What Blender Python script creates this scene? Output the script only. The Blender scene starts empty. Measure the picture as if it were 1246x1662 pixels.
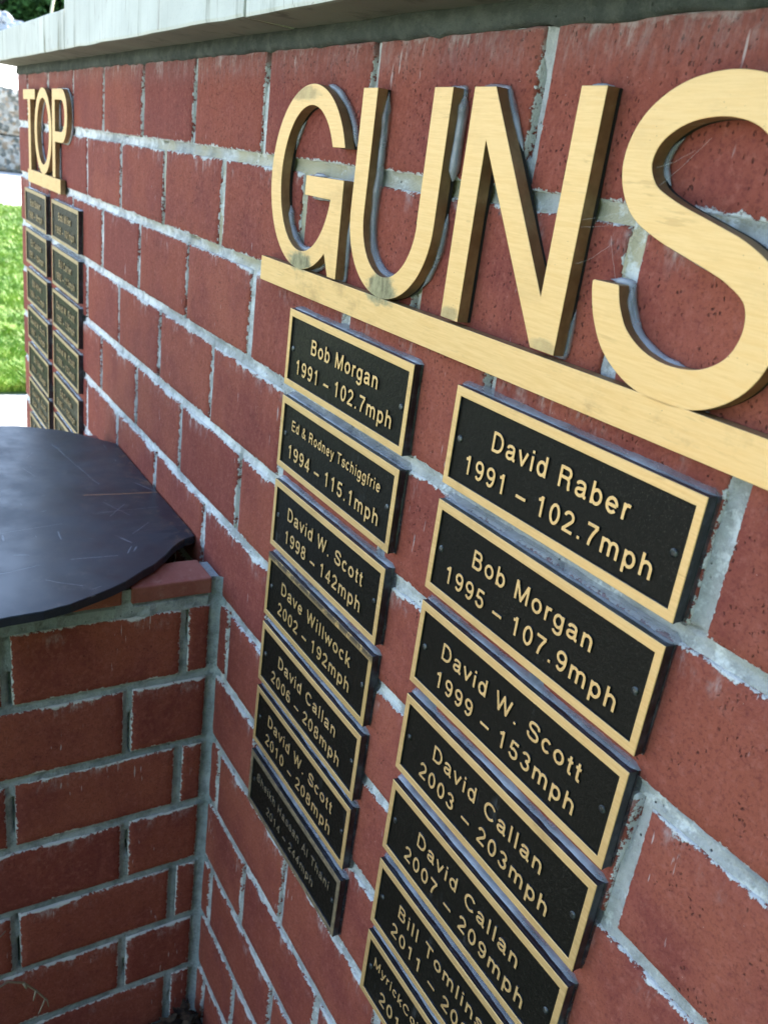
import bpy, math, random
import numpy as np
from mathutils import Matrix, Vector, noise

# ------------------------------------------------------------------ camera, sky, sun, exposure
S = bpy.context.scene
COL = S.collection
MM = 0.001
GZ = 1.225                      # height of the first bed joint above the ground (metres)
SUN_ELEV, SUN_AZ = 41.0, 132.0  # azimuth measured from +X towards +Y
cam_d = bpy.data.cameras.new('camera')
cam = bpy.data.objects.new('camera', cam_d)
COL.objects.link(cam)
R = [(0.509899, 0.850592, 0.128434), (0.377582, -0.087151, -0.921866), (-0.772939, 0.518553, -0.365606)]
m = Matrix(((R[0][0], -R[1][0], -R[2][0]), (R[0][1], -R[1][1], -R[2][1]), (R[0][2], -R[1][2], -R[2][2])))
cam.matrix_world = Matrix.Translation((1.459095, -0.367648, GZ + 0.00427)) @ m.to_4x4()
cam_d.sensor_fit = 'VERTICAL'
cam_d.sensor_height = 36.0
cam_d.lens = 36.0 * 1391.6 / 1662.0
cam_d.clip_start = 0.02
cam_d.clip_end = 400.0
cam_d.dof.use_dof = True
cam_d.dof.focus_distance = 0.66
cam_d.dof.aperture_fstop = 15.0
S.camera = cam

W = bpy.data.worlds.new('World')
S.world = W
W.use_nodes = True
nt = W.node_tree
bg = nt.nodes['Background']
sky = nt.nodes.new('ShaderNodeTexSky')
sky.sky_type = 'NISHITA'
sky.sun_disc = False
sky.sun_elevation = math.radians(SUN_ELEV)
sky.sun_rotation = math.radians(90.0 - SUN_AZ)
sky.air_density = 1.0
sky.dust_density = 1.1
sky.ozone_density = 0.6
nt.links.new(sky.outputs[0], bg.inputs[0])
bg.inputs[1].default_value = 0.15
sun_d = bpy.data.lights.new('sun', 'SUN')
sun_d.energy = 5.0
sun_d.angle = math.radians(0.6)
sun_d.color = (1.0, 0.95, 0.88)
sun = bpy.data.objects.new('sun', sun_d)
COL.objects.link(sun)
sd = Vector((math.cos(math.radians(SUN_ELEV)) * math.cos(math.radians(SUN_AZ)),
             math.cos(math.radians(SUN_ELEV)) * math.sin(math.radians(SUN_AZ)),
             math.sin(math.radians(SUN_ELEV))))
sun.rotation_euler = sd.to_track_quat('Z', 'Y').to_euler()
sun.location = sd * 20
S.view_settings.view_transform = 'Standard'
S.view_settings.look = 'None'
S.view_settings.gamma = 1.0
S.view_settings.use_curve_mapping = False
S.view_settings.exposure = 2.35

rnd = random.Random(7)
rng = np.random.default_rng(11)

# ------------------------------------------------------------------ object helpers
def link(o, parent=None):
    COL.objects.link(o)
    if parent: o.parent = parent
    return o

def tag(o, label=None, cat=None, group=None, kind=None):
    if label: o['label'] = label
    if cat: o['category'] = cat
    if group: o['group'] = group
    if kind: o['kind'] = kind
    return o

def empty(name, loc=(0, 0, 0)):
    o = bpy.data.objects.new(name, None)
    o.location = loc
    o.empty_display_size = 0.05
    return link(o)

def mesh(name, verts, faces, mats, midx=None, smooth=False):
    me = bpy.data.meshes.new(name)
    if isinstance(verts, np.ndarray): verts = verts.tolist()
    me.from_pydata(verts, [], faces)
    for mt in (mats if isinstance(mats, (list, tuple)) else [mats]): me.materials.append(mt)
    if midx is not None: me.polygons.foreach_set('material_index', midx)
    if smooth: me.polygons.foreach_set('use_smooth', [True] * len(me.polygons))
    me.update()
    return me

def put(name, me, parent=None, loc=(0, 0, 0), rot=None, scale=None):
    o = bpy.data.objects.new(name, me)
    o.location = loc
    if rot is not None: o.rotation_euler = rot
    if scale is not None: o.scale = scale
    return link(o, parent)

def box_geo(x0, x1, y0, y1, z0, z1):
    v = [(x0, y0, z0), (x1, y0, z0), (x1, y1, z0), (x0, y1, z0), (x0, y0, z1), (x1, y0, z1), (x1, y1, z1), (x0, y1, z1)]
    f = [(0, 3, 2, 1), (4, 5, 6, 7), (0, 1, 5, 4), (1, 2, 6, 5), (2, 3, 7, 6), (3, 0, 4, 7)]
    return v, f

def bevel_box(name, x0, x1, y0, y1, z0, z1, mats, b=0.003, seg=2, cuts=None, jit=0.0, seed=0, bottom_slot=None):
    import bmesh
    bm = bmesh.new()
    v, f = box_geo(x0, x1, y0, y1, z0, z1)
    vs = [bm.verts.new(p) for p in v]
    for q in f: bm.faces.new([vs[i] for i in q])
    bmesh.ops.bevel(bm, geom=list(bm.edges), offset=b, segments=seg, affect='EDGES', profile=0.6)
    if cuts:
        long = [e for e in bm.edges if e.calc_length() > cuts]
        for _ in range(4):
            long = [e for e in bm.edges if e.calc_length() > cuts]
            if not long: break
            bmesh.ops.subdivide_edges(bm, edges=long, cuts=1, use_grid_fill=True)
        for w in bm.verts:
            n = noise.noise_vector(w.co * 35 + Vector((seed, 0, 0))) + 0.5 * noise.noise_vector(w.co * 90 + Vector((seed, 5, 0)))
            w.co += n * jit
    bm.normal_update()
    me = bpy.data.meshes.new(name)
    for mt in (mats if isinstance(mats, (list, tuple)) else [mats]): me.materials.append(mt)
    bm.to_mesh(me); bm.free()
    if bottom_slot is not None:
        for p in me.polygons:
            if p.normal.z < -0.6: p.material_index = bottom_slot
    return me

def tube_geo(pts, rad, n=6):
    pts = [Vector(q) for q in pts]
    V, F = [], []
    for i, q in enumerate(pts):
        t = (pts[min(i + 1, len(pts) - 1)] - pts[max(i - 1, 0)]).normalized()
        a = t.orthogonal().normalized() if i == 0 else (a - t * a.dot(t)).normalized()
        b = t.cross(a)
        r = rad[i] if hasattr(rad, '__len__') else rad
        for k in range(n):
            w = 2 * math.pi * k / n
            V.append(tuple(q + a * (r * math.cos(w)) + b * (r * math.sin(w))))
    for i in range(len(pts) - 1):
        for k in range(n):
            F.append((i * n + k, i * n + (k + 1) % n, (i + 1) * n + (k + 1) % n, (i + 1) * n + k))
    F.append(tuple(range(n))[::-1]); F.append(tuple(range((len(pts) - 1) * n, len(pts) * n)))
    return V, F

def merge(geos):
    V, F = [], []
    for v, f in geos:
        o = len(V); V += [tuple(q) for q in v]; F += [tuple(i + o for i in q) for q in f]
    return V, F

# smooth 2-D value noise on a grid (for the mortar relief)
def vnoise(U, Z, cell, seed):
    r = np.random.default_rng(seed)
    T = r.random((256, 256))
    a, b = U / cell, Z / cell
    i, j = np.floor(a).astype(int), np.floor(b).astype(int)
    fa, fb = a - i, b - j
    fa = fa * fa * (3 - 2 * fa); fb = fb * fb * (3 - 2 * fb)
    g = lambda p, q: T[p % 256, q % 256]
    return (g(i, j) * (1 - fa) + g(i + 1, j) * fa) * (1 - fb) + (g(i, j + 1) * (1 - fa) + g(i + 1, j + 1) * fa) * fb

# ------------------------------------------------------------------ node helper
class NG:
    def __init__(s, name):
        s.m = bpy.data.materials.new(name); s.m.use_nodes = True
        s.t = s.m.node_tree; s.t.nodes.clear()
        s.out = s.n('ShaderNodeOutputMaterial')
    def n(s, k, **kw):
        x = s.t.nodes.new(k)
        for a, b in kw.items(): setattr(x, a, b)
        return x
    def put(s, sock, v):
        if isinstance(v, bpy.types.NodeSocket): s.t.links.new(v, sock)
        elif isinstance(v, (tuple, list)) and len(v) == 3 and sock.type == 'RGBA': sock.default_value = (*v, 1)
        else: sock.default_value = v
    def math(s, op, a, b=None, c=None, clamp=False):
        x = s.n('ShaderNodeMath', operation=op, use_clamp=clamp)
        for i, v in enumerate((a, b, c)):
            if v is not None: s.put(x.inputs[i], v)
        return x.outputs[0]
    def mix(s, f, a, b, mode='MIX'):
        x = s.n('ShaderNodeMix', data_type='RGBA', blend_type=mode)
        s.put(x.inputs[0], f); s.put(x.inputs[6], a); s.put(x.inputs[7], b)
        return x.outputs[2]
    def ramp(s, v, a, b, lo=0.0, hi=1.0):
        x = s.n('ShaderNodeMapRange', interpolation_type='SMOOTHSTEP')
        for i, q in enumerate((v, a, b, lo, hi)): s.put(x.inputs[i], q)
        return x.outputs[0]
    def coord(s, k='Object'):
        if k == 'World': return s.n('ShaderNodeNewGeometry').outputs['Position']
        return s.n('ShaderNodeTexCoord').outputs[k]
    def scale(s, v, sc, off=(0, 0, 0)):
        x = s.n('ShaderNodeMapping')
        s.put(x.inputs[0], v); x.inputs[3].default_value = sc if hasattr(sc, '__len__') else (sc, sc, sc)
        if isinstance(off, bpy.types.NodeSocket): s.put(x.inputs[1], off)
        else: x.inputs[1].default_value = off
        return x.outputs[0]
    def noise(s, v, sc, det=3, rough=0.55, dist=0.0, dim='3D', w=None):
        x = s.n('ShaderNodeTexNoise', noise_dimensions='4D' if w is not None else dim)
        s.put(x.inputs['Vector'], v); x.inputs['Scale'].default_value = sc
        if w is not None: s.put(x.inputs['W'], w)
        x.inputs['Detail'].default_value = det; x.inputs['Roughness'].default_value = rough
        x.inputs['Distortion'].default_value = dist
        return x.outputs[0]
    def voro(s, v, sc, feat='F1', out='Distance'):
        x = s.n('ShaderNodeTexVoronoi', feature=feat)
        s.put(x.inputs['Vector'], v); x.inputs['Scale'].default_value = sc
        return x.outputs[out]
    def sep(s, v):
        x = s.n('ShaderNodeSeparateXYZ'); s.put(x.inputs[0], v); return x.outputs
    def rand(s): return s.n('ShaderNodeObjectInfo').outputs['Random']
    def bump(s, h, st=0.5, dist=0.001, nrm=None):
        x = s.n('ShaderNodeBump'); x.inputs['Strength'].default_value = st; x.inputs['Distance'].default_value = dist
        s.put(x.inputs['Height'], h)
        if nrm is not None: s.put(x.inputs['Normal'], nrm)
        return x.outputs[0]
    def bsdf(s, col, rough=0.8, metal=0.0, nrm=None, spec=0.5, alpha=None, **kw):
        x = s.n('ShaderNodeBsdfPrincipled')
        s.put(x.inputs['Base Color'], col); s.put(x.inputs['Roughness'], rough); s.put(x.inputs['Metallic'], metal)
        s.put(x.inputs['Specular IOR Level'], spec)
        if nrm is not None: s.put(x.inputs['Normal'], nrm)
        if alpha is not None: s.put(x.inputs['Alpha'], alpha)
        for k, v in kw.items(): s.put(x.inputs[k.replace('_', ' ')], v)
        s.t.links.new(x.outputs[0], s.out.inputs[0])
        return s.m

# ------------------------------------------------------------------ materials
def brick_mat():
    g = NG('fired_brick')
    ob, wo, r = g.coord(), g.coord('World'), g.rand()
    at = g.n('ShaderNodeAttribute', attribute_name='hl').outputs['Fac']
    o = g.sep(ob)
    r2 = g.math('FRACT', g.math('MULTIPLY', r, 7.31))
    base = g.mix(r, (0.265, 0.066, 0.042), (0.32, 0.090, 0.057))
    base = g.mix(g.ramp(r2, 0.5, 1.0, 0, 0.9), base, (0.20, 0.045, 0.036))
    base = g.mix(g.ramp(g.noise(wo, 9, 4, 0.65), 0.38, 0.66), base, (0.215, 0.052, 0.041))
    base = g.mix(g.ramp(g.noise(g.scale(wo, (1, 1, 0.35)), 55, 4, 0.65), 0.45, 0.75, 0, 0.4), base, (0.34, 0.098, 0.072))
    fine = g.noise(wo, 420, 3, 0.7)
    base = g.mix(g.ramp(fine, 0.48, 0.68, 0, 0.5), base, (0.13, 0.034, 0.030))
    mot = g.noise(wo, 150, 4, 0.75)
    base = g.mix(g.ramp(mot, 0.50, 0.68, 0, 0.45), base, (0.37, 0.125, 0.095))
    base = g.mix(g.ramp(mot, 0.44, 0.30, 0, 0.45), base, (0.14, 0.035, 0.032))
    # wire-cut pits: small, vertical
    pm = g.math('ADD', g.noise(wo, 38, 2, 0.6), g.math('MULTIPLY', g.math('SUBTRACT', g.ramp(g.sep(wo)[2], GZ - 0.60, GZ + 0.05), 0.45), 0.14))
    wd = g.n('ShaderNodeVectorMath', operation='ADD'); nz_ = g.n('ShaderNodeTexNoise'); g.put(nz_.inputs['Vector'], wo); nz_.inputs['Scale'].default_value = 300; sc_ = g.n('ShaderNodeVectorMath', operation='SCALE'); g.put(sc_.inputs[0], nz_.outputs['Color']); sc_.inputs['Scale'].default_value = 0.0045; g.put(wd.inputs[0], wo); g.put(wd.inputs[1], sc_.outputs[0])
    pv = g.voro(g.scale(wd.outputs[0], (1.0, 1.0, 0.6)), 330)
    pit = g.math('MULTIPLY', g.ramp(pv, 0.26, 0.14), g.ramp(pm, 0.50, 0.62))
    pv2 = g.voro(g.scale(wd.outputs[0], (1.5, 1.5, 0.30)), 190)
    pit2 = g.math('MULTIPLY', g.ramp(pv2, 0.075, 0.035), g.ramp(g.math('ADD', g.noise(wo, 23, 4, 0.8), g.ramp(g.sep(wo)[2], GZ - 0.30, GZ + 0.02, -0.07, 0.0)), 0.52, 0.60))
    pit = g.math('MAXIMUM', pit, pit2)
    base = g.mix(g.math('MULTIPLY', pit, 0.75), base, (0.06, 0.02, 0.016))
    # pale sand specks
    sp = g.math('MULTIPLY', g.ramp(g.voro(wo, 330), 0.11, 0.05), g.ramp(g.noise(wo, 90, 2), 0.6, 0.68))
    base = g.mix(g.math('MULTIPLY', sp, 0.8), base, (0.62, 0.48, 0.42))
    # mortar and lime smeared over the arrises
    ex = g.math('SUBTRACT', at, g.math('ABSOLUTE', o[0]))
    ezt = g.math('SUBTRACT', 0.0453, o[2])
    ezb = g.math('ADD', 0.0453, o[2])
    amt = g.noise(g.scale(wo, (1, 1, 1)), 16, 4, 0.7)
    rag = g.noise(wo, 160, 5, 0.75)
    rag2 = g.noise(wo, 520, 3, 0.7)
    def edge(d, w, lo=0.46, hi=0.62, k=0.0):
        dd = g.math('ADD', d, g.math('MULTIPLY', g.math('SUBTRACT', rag, 0.5), -0.012))
        dd = g.math('ADD', dd, g.math('MULTIPLY', g.math('SUBTRACT', rag2, 0.5), -0.004))
        lim = g.math('MULTIPLY', g.ramp(g.math('ADD', amt, k), lo, hi), w)
        return g.ramp(g.math('DIVIDE', dd, g.math('ADD', lim, 0.0008)), 1.0, 0.55)
    e = g.math('MAXIMUM', edge(ezt, 0.0062, 0.46, 0.66), edge(ezb, 0.0035, 0.50, 0.68, 0.0))
    e = g.math('MAXIMUM', e, edge(ex, 0.003, 0.56, 0.70))
    film = g.math('MULTIPLY', g.ramp(ezt, 0.026, 0.0), g.ramp(g.noise(g.scale(wo, (1, 1, 0.3)), 75, 5, 0.8), 0.46, 0.72, 0, 0.8))
    film = g.math('MULTIPLY', film, g.ramp(amt, 0.45, 0.62))
    haze = g.ramp(g.noise(wo, 11, 5, 0.7), 0.62, 0.82, 0, 0.10)
    wz = g.sep(wo)[2]
    top = g.math('MULTIPLY', g.ramp(wz, GZ + 0.06, GZ + 0.098), g.ramp(g.noise(g.scale(wo, (1, 1, 0.25)), 120, 4, 0.8), 0.45, 0.75, 0.15, 0.75))
    base = g.mix(haze, base, (0.42, 0.33, 0.33))
    base = g.mix(g.math('MULTIPLY', top, 0.9), base, (0.33, 0.24, 0.235))
    base = g.mix(film, base, (0.60, 0.53, 0.51))
    # thin lime scrapes
    scr = g.math('MULTIPLY', g.ramp(g.noise(g.scale(wo, (5, 5, 0.6)), 60, 2, 0.5), 0.68, 0.72), g.ramp(g.noise(wo, 14, 2), 0.54, 0.62))
    base = g.mix(g.math('MULTIPLY', scr, 0.55), base, (0.62, 0.55, 0.54))
    e = g.math('MULTIPLY', e, g.ramp(wz, GZ + 0.080, GZ + 0.090, 1.0, 0.12))
    base = g.mix(g.math('MULTIPLY', e, 0.92), base, (0.68, 0.675, 0.66))
    h = g.math('ADD', g.math('MULTIPLY', g.noise(wo, 260, 5, 0.75), 0.7), g.math('MULTIPLY', pit, -1.1))
    h = g.math('ADD', h, g.math('MULTIPLY', g.noise(g.scale(wo, (1, 1, 0.2)), 60, 3), 0.5))
    h = g.math('ADD', h, g.math('MULTIPLY', e, g.math('MULTIPLY', rag2, 1.2)))
    return g.bsdf(base, g.ramp(fine, 0.3, 0.7, 0.70, 0.92), 0, g.bump(h, 0.8, 0.0013), 0.12)

def paver_mat():
    g = NG('worn_brick_paver'); wo = g.coord('World')
    c = g.mix(g.ramp(g.noise(wo, 18, 4, 0.6), 0.35, 0.7), (0.25, 0.075, 0.055), (0.33, 0.12, 0.09))
    c = g.mix(g.ramp(g.noise(wo, 60, 5, 0.75), 0.5, 0.75, 0, 0.6), c, (0.42, 0.22, 0.17))
    c = g.mix(g.ramp(g.noise(wo, 300, 4, 0.8), 0.55, 0.7, 0, 0.5), c, (0.12, 0.05, 0.04))
    return g.bsdf(c, 0.8, 0, g.bump(g.noise(wo, 200, 4), 0.5, 0.001), 0.3)

def mortar_mat(name, a, b, c, grey, TAN=0.0, WX=0.0, CH=0.0):
    g = NG(name)
    wo = g.coord('World')
    n1, n2, n3 = g.noise(wo, 7, 4, 0.6), g.noise(wo, 48, 6, 0.8), g.noise(wo, 520, 3, 0.8)
    wx = g.sep(wo)
    n1 = g.math('ADD', n1, g.math('MULTIPLY', g.math('SUBTRACT', wx[0], 0.45), WX))
    col = g.mix(g.ramp(n1, 0.36, 0.62), a, b)
    col = g.mix(g.ramp(n2, 0.42, 0.66, 0, grey), col, c)
    col = g.mix(g.ramp(n3, 0.55, 0.75, 0, 0.35), col, (0.16, 0.17, 0.17))
    tb = g.math('MULTIPLY', g.ramp(wx[2], GZ - 0.115, GZ - 0.095), g.ramp(wx[2], GZ + 0.012, GZ + 0.004))
    tan = g.math('MULTIPLY', g.math('MULTIPLY', g.ramp(g.noise(wo, 9, 2), 0.40, 0.54), tb), g.math('MULTIPLY', TAN, g.ramp(wx[0], 0.15, 0.4)))
    col = g.mix(tan, col, (0.46, 0.40, 0.27))
    h = g.math('ADD', n2, g.math('MULTIPLY', n3, 0.6))
    col = g.mix(g.ramp(g.noise(wo, 33, 5, 0.75), 0.52, 0.64, 0, CH), col, (0.74, 0.745, 0.735))
    hole = g.math('MULTIPLY', g.ramp(g.voro(wo, 160), 0.16, 0.08), g.ramp(g.noise(wo, 70, 1), 0.56, 0.66))
    col = g.mix(hole, col, (0.05, 0.05, 0.05))
    h = g.math('SUBTRACT', h, hole)
    return g.bsdf(col, 0.92, 0, g.bump(h, 1.0, 0.0022), 0.15)

M = {}
M['brick'] = brick_mat()
M['paver'] = paver_mat()
M['mortar'] = mortar_mat('pale_mortar', (0.82, 0.80, 0.78), (0.43, 0.425, 0.415), (0.20, 0.20, 0.19), 0.6, 0.9, 0.22, 0.75)
M['mortar_grey'] = mortar_mat('grey_mortar', (0.42, 0.45, 0.46), (0.28, 0.32, 0.33), (0.15, 0.17, 0.175), 0.75)
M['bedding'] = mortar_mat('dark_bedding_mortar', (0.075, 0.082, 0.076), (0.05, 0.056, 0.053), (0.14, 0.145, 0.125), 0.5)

def stone_mat(name, c0, c1, stain, amount):
    g = NG(name)
    wo = g.coord('World')
    col = g.mix(g.ramp(g.noise(wo, 6, 4), 0.3, 0.7), c0, c1)
    drip = g.noise(g.scale(wo, (1, 1, 0.07)), 26, 3, 0.6)
    drip2 = g.noise(g.scale(wo, (1, 1, 0.18)), 60, 4, 0.7)
    d = g.math('MULTIPLY', g.ramp(drip, 0.53, 0.66), g.ramp(drip2, 0.35, 0.62))
    col = g.mix(g.math('MULTIPLY', d, amount), col, stain)
    ln = g.ramp(g.math('ABSOLUTE', g.math('SUBTRACT', drip, 0.47)), 0.006, 0.0, 0, 0.5)
    col = g.mix(g.math('MULTIPLY', ln, amount), col, (0.20, 0.13, 0.08))
    fl = g.noise(wo, 300, 4, 0.75)
    col = g.mix(g.ramp(fl, 0.55, 0.75, 0, 0.3), col, stain)
    return g.bsdf(col, 0.8, 0, g.bump(g.math('ADD', fl, g.noise(wo, 40, 4)), 0.4, 0.001), 0.3)
M['stone'] = stone_mat('pale_cast_stone', (0.66, 0.64, 0.57), (0.52, 0.505, 0.45), (0.22, 0.20, 0.14), 0.95)
M['soffit'] = stone_mat('weathered_stone_soffit', (0.15, 0.145, 0.11), (0.105, 0.10, 0.08), (0.06, 0.055, 0.04), 0.9)  # darker stone tone for the downward faces

def gold_mat():
    g = NG('brushed_bronze')
    ob, wo = g.coord(), g.coord('World')
    br = g.noise(g.scale(wo, (0.09, 1, 1.6)), 420, 4, 0.75)
    bl = g.noise(wo, 12, 3)
    col = g.mix(g.ramp(br, 0.3, 0.7), (0.65, 0.41, 0.175), (0.75, 0.51, 0.245))
    dark = g.ramp(g.noise(g.scale(wo, (0.12, 1, 1.0)), 330, 3, 0.6), 0.62, 0.70, 0, 0.28)
    col = g.mix(g.math('MULTIPLY', dark, g.ramp(bl, 0.4, 0.6)), col, (0.36, 0.22, 0.09))
    sp = g.math('MULTIPLY', g.ramp(g.voro(wo, 240), 0.09, 0.03), g.ramp(g.noise(wo, 30, 1), 0.60, 0.66))
    col = g.mix(sp, col, (0.10, 0.07, 0.04))
    tarn = g.math('MULTIPLY', g.ramp(g.noise(g.scale(wo, (0.6, 1, 1)), 34, 5, 0.75), 0.52, 0.72), g.ramp(g.rand(), 0.0, 1.0, 0.15, 0.55))
    col = g.mix(tarn, col, (0.40, 0.25, 0.11))
    # tarnished verdigris patches at the feet of the letters
    x = g.sep(wo)
    def patch(cx, cz, rx, rz):
        dx = g.math('DIVIDE', g.math('SUBTRACT', x[0], cx), rx)
        dz = g.math('DIVIDE', g.math('SUBTRACT', x[2], cz), rz)
        d = g.math('SQRT', g.math('ADD', g.math('MULTIPLY', dx, dx), g.math('MULTIPLY', dz, dz)))
        d = g.math('ADD', d, g.math('MULTIPLY', g.math('SUBTRACT', g.noise(g.scale(wo, (0.5, 1, 1)), 130, 5, 0.75), 0.5), 1.3))
        return g.ramp(d, 1.0, 0.55)
    pa = g.math('MAXIMUM', patch(0.880, GZ - 0.079, 0.026, 0.016), patch(0.735, GZ - 0.080, 0.030, 0.010))
    pa = g.math('MAXIMUM', pa, g.math('MULTIPLY', patch(0.715, GZ + 0.058, 0.040, 0.007), 0.45))
    pa = g.math('MAXIMUM', pa, g.math('MULTIPLY', patch(0.973, GZ - 0.080, 0.012, 0.007), 0.5))
    pa = g.math('MAXIMUM', pa, g.math('MULTIPLY', patch(1.072, GZ - 0.080, 0.014, 0.006), 0.35))
    pcol = g.mix(g.ramp(g.noise(g.scale(wo, (1, 1, 0.4)), 150, 5, 0.8), 0.35, 0.65), (0.10, 0.10, 0.055), (0.34, 0.31, 0.17))
    col = g.mix(g.math('MULTIPLY', pa, 0.85), col, pcol)
    rough = g.math('ADD', g.ramp(br, 0.3, 0.7, 0.50, 0.62), g.math('MULTIPLY', pa, 0.2))
    return g.bsdf(col, rough, g.math('SUBTRACT', 0.72, g.math('MULTIPLY', pa, 0.6)), g.bump(br, 0.22, 0.0004), 0.5)
M['gold'] = gold_mat()

def dark_bronze():
    g = NG('oxidised_bronze_side')
    wo = g.coord('World')
    col = g.mix(g.ramp(g.noise(wo, 30, 4, 0.7), 0.35, 0.7), (0.24, 0.145, 0.066), (0.40, 0.26, 0.13))
    sp = g.math('MULTIPLY', g.ramp(g.voro(wo, 420), 0.12, 0.05), g.ramp(g.noise(wo, 60, 2), 0.56, 0.66))
    col = g.mix(g.math('MULTIPLY', sp, 0.7), col, (0.55, 0.56, 0.58))
    return g.bsdf(col, 0.5, 0.35, g.bump(g.noise(wo, 300, 3), 0.15, 0.0004))
M['bronze_side'] = dark_bronze()

def enamel():
    g = NG('black_textured_enamel')
    wo = g.coord('World')
    n = g.noise(wo, 330, 4, 0.6)
    n2 = g.noise(wo, 9, 3)
    dust = g.math('MULTIPLY', g.ramp(g.noise(wo, 900, 2, 0.8), 0.58, 0.72), g.math('ADD', g.ramp(n2, 0.45, 0.65, 0.05, 0.4), g.math('MULTIPLY', g.rand(), 0.35)))
    col = g.mix(dust, (0.0085, 0.0072, 0.0052), (0.085, 0.072, 0.055))
    sm = g.math('MULTIPLY', g.ramp(g.noise(g.scale(wo, (1, 1, 0.3)), 45, 4, 0.7), 0.62, 0.78), 0.22)
    col = g.mix(sm, col, (0.20, 0.20, 0.21))
    return g.bsdf(col, g.ramp(n, 0.3, 0.7, 0.38, 0.55), 0, g.bump(g.math('ADD', n, g.math('MULTIPLY', g.noise(wo, 1100, 2), 0.3)), 0.6, 0.0007), 0.10)
M['enamel'] = enamel()
g = NG('black_painted_edge'); wo = g.coord('World')
M['edge'] = g.bsdf(g.mix(g.ramp(g.noise(wo, 90, 4, 0.7), 0.45, 0.75), (0.012, 0.013, 0.017), (0.06, 0.065, 0.085)), 0.35, 0, g.bump(g.noise(wo, 90, 3), 0.3, 0.001))
g = NG('silicone_sealant'); wo = g.coord('World')
M['silicone'] = g.bsdf(g.mix(g.ramp(g.noise(wo, 55, 4, 0.7), 0.35, 0.7), (0.36, 0.365, 0.40), (0.50, 0.51, 0.56)), 0.16, 0,
                       g.bump(g.noise(wo, 110, 3), 0.5, 0.001), 0.6, g.ramp(g.noise(wo, 22, 2, 0.5), 0.35, 0.7, 0.35, 0.75))
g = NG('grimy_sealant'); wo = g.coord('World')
M['grimy'] = g.bsdf(g.mix(g.ramp(g.noise(wo, 75, 4, 0.7), 0.4, 0.72), (0.018, 0.018, 0.024), (0.085, 0.088, 0.10)), 0.28, 0, g.bump(g.noise(wo, 110, 3), 0.4, 0.001), 0.5, g.ramp(g.noise(wo, 40, 4, 0.7), 0.35, 0.7, 0.45, 0.9))  # darker sealant copy: shade of the plaque flanks put into the colour
g = NG('screw_steel'); wo = g.coord('World')
M['screw'] = g.bsdf(g.mix(g.ramp(g.noise(wo, 300, 3), 0.4, 0.7), (0.02, 0.022, 0.022), (0.12, 0.125, 0.125)), 0.4, 0.5)
g = NG('dark_gap_dirt'); M['dirt'] = g.bsdf((0.02, 0.018, 0.015), 0.95)  # near-black that paints the shade of the gaps behind letters and bars

# ------------------------------------------------------------------ the ground
g = NG('pale_concrete'); wo = g.coord('World')
cc = g.mix(g.ramp(g.noise(wo, 0.8, 4), 0.3, 0.7), (0.60, 0.58, 0.54), (0.52, 0.50, 0.47))
cc = g.mix(g.ramp(g.noise(wo, 60, 4, 0.8), 0.55, 0.75, 0, 0.3), cc, (0.38, 0.37, 0.34))
M['concrete'] = g.bsdf(cc, 0.85, 0, g.bump(g.noise(wo, 80, 4), 0.3, 0.003))
g = NG('lawn_soil'); wo = g.coord('World')
M['lawn'] = g.bsdf(g.mix(g.ramp(g.noise(wo, 14, 5, 0.7), 0.3, 0.7), (0.045, 0.075, 0.018), (0.08, 0.13, 0.03)), 0.9)
g = NG('dark_mulch'); wo = g.coord('World')
M['mulch'] = g.bsdf(g.mix(g.ramp(g.noise(wo, 90, 5, 0.8), 0.35, 0.65), (0.012, 0.009, 0.007), (0.05, 0.035, 0.025)), 0.95, 0, g.bump(g.noise(wo, 120, 4), 1.0, 0.01))

def slab(name, x0, x1, y0, y1, z, mat, th=0.1):
    v, f = box_geo(x0, x1, y0, y1, z - th, z)
    return tag(put(name, mesh(name, v, f, mat)), kind='structure')

v = [(-200, -200, -0.02), (200, -200, -0.02), (200, 200, -0.02), (-200, 200, -0.02)]
tag(put('ground', mesh('ground', v, [(0, 1, 2, 3)], M['lawn'])), kind='structure')
slab('patio', -2.90, -0.9, -0.4, 5.0, 0.0, M['concrete'], 0.05)
slab('path', -1.6, 0.45, -9.0, -1.1, 0.012, M['concrete'], 0.05)  # unseen pale slab, placed to bounce light onto the wall
slab('planting_bed', -0.9, 5.0, -1.1, 0.6, 0.006, M['mulch'], 0.01)  # mulch at the wall foot; its unseen spread added to cut bounced light
slab('lawn', -12.9, -2.90, -12.0, 14.0, 0.004, M['lawn'], 0.05)
slab('driveway', -23.2, -12.9, -20.0, 20.0, 0.02, M['concrete'], 0.06)

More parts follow.
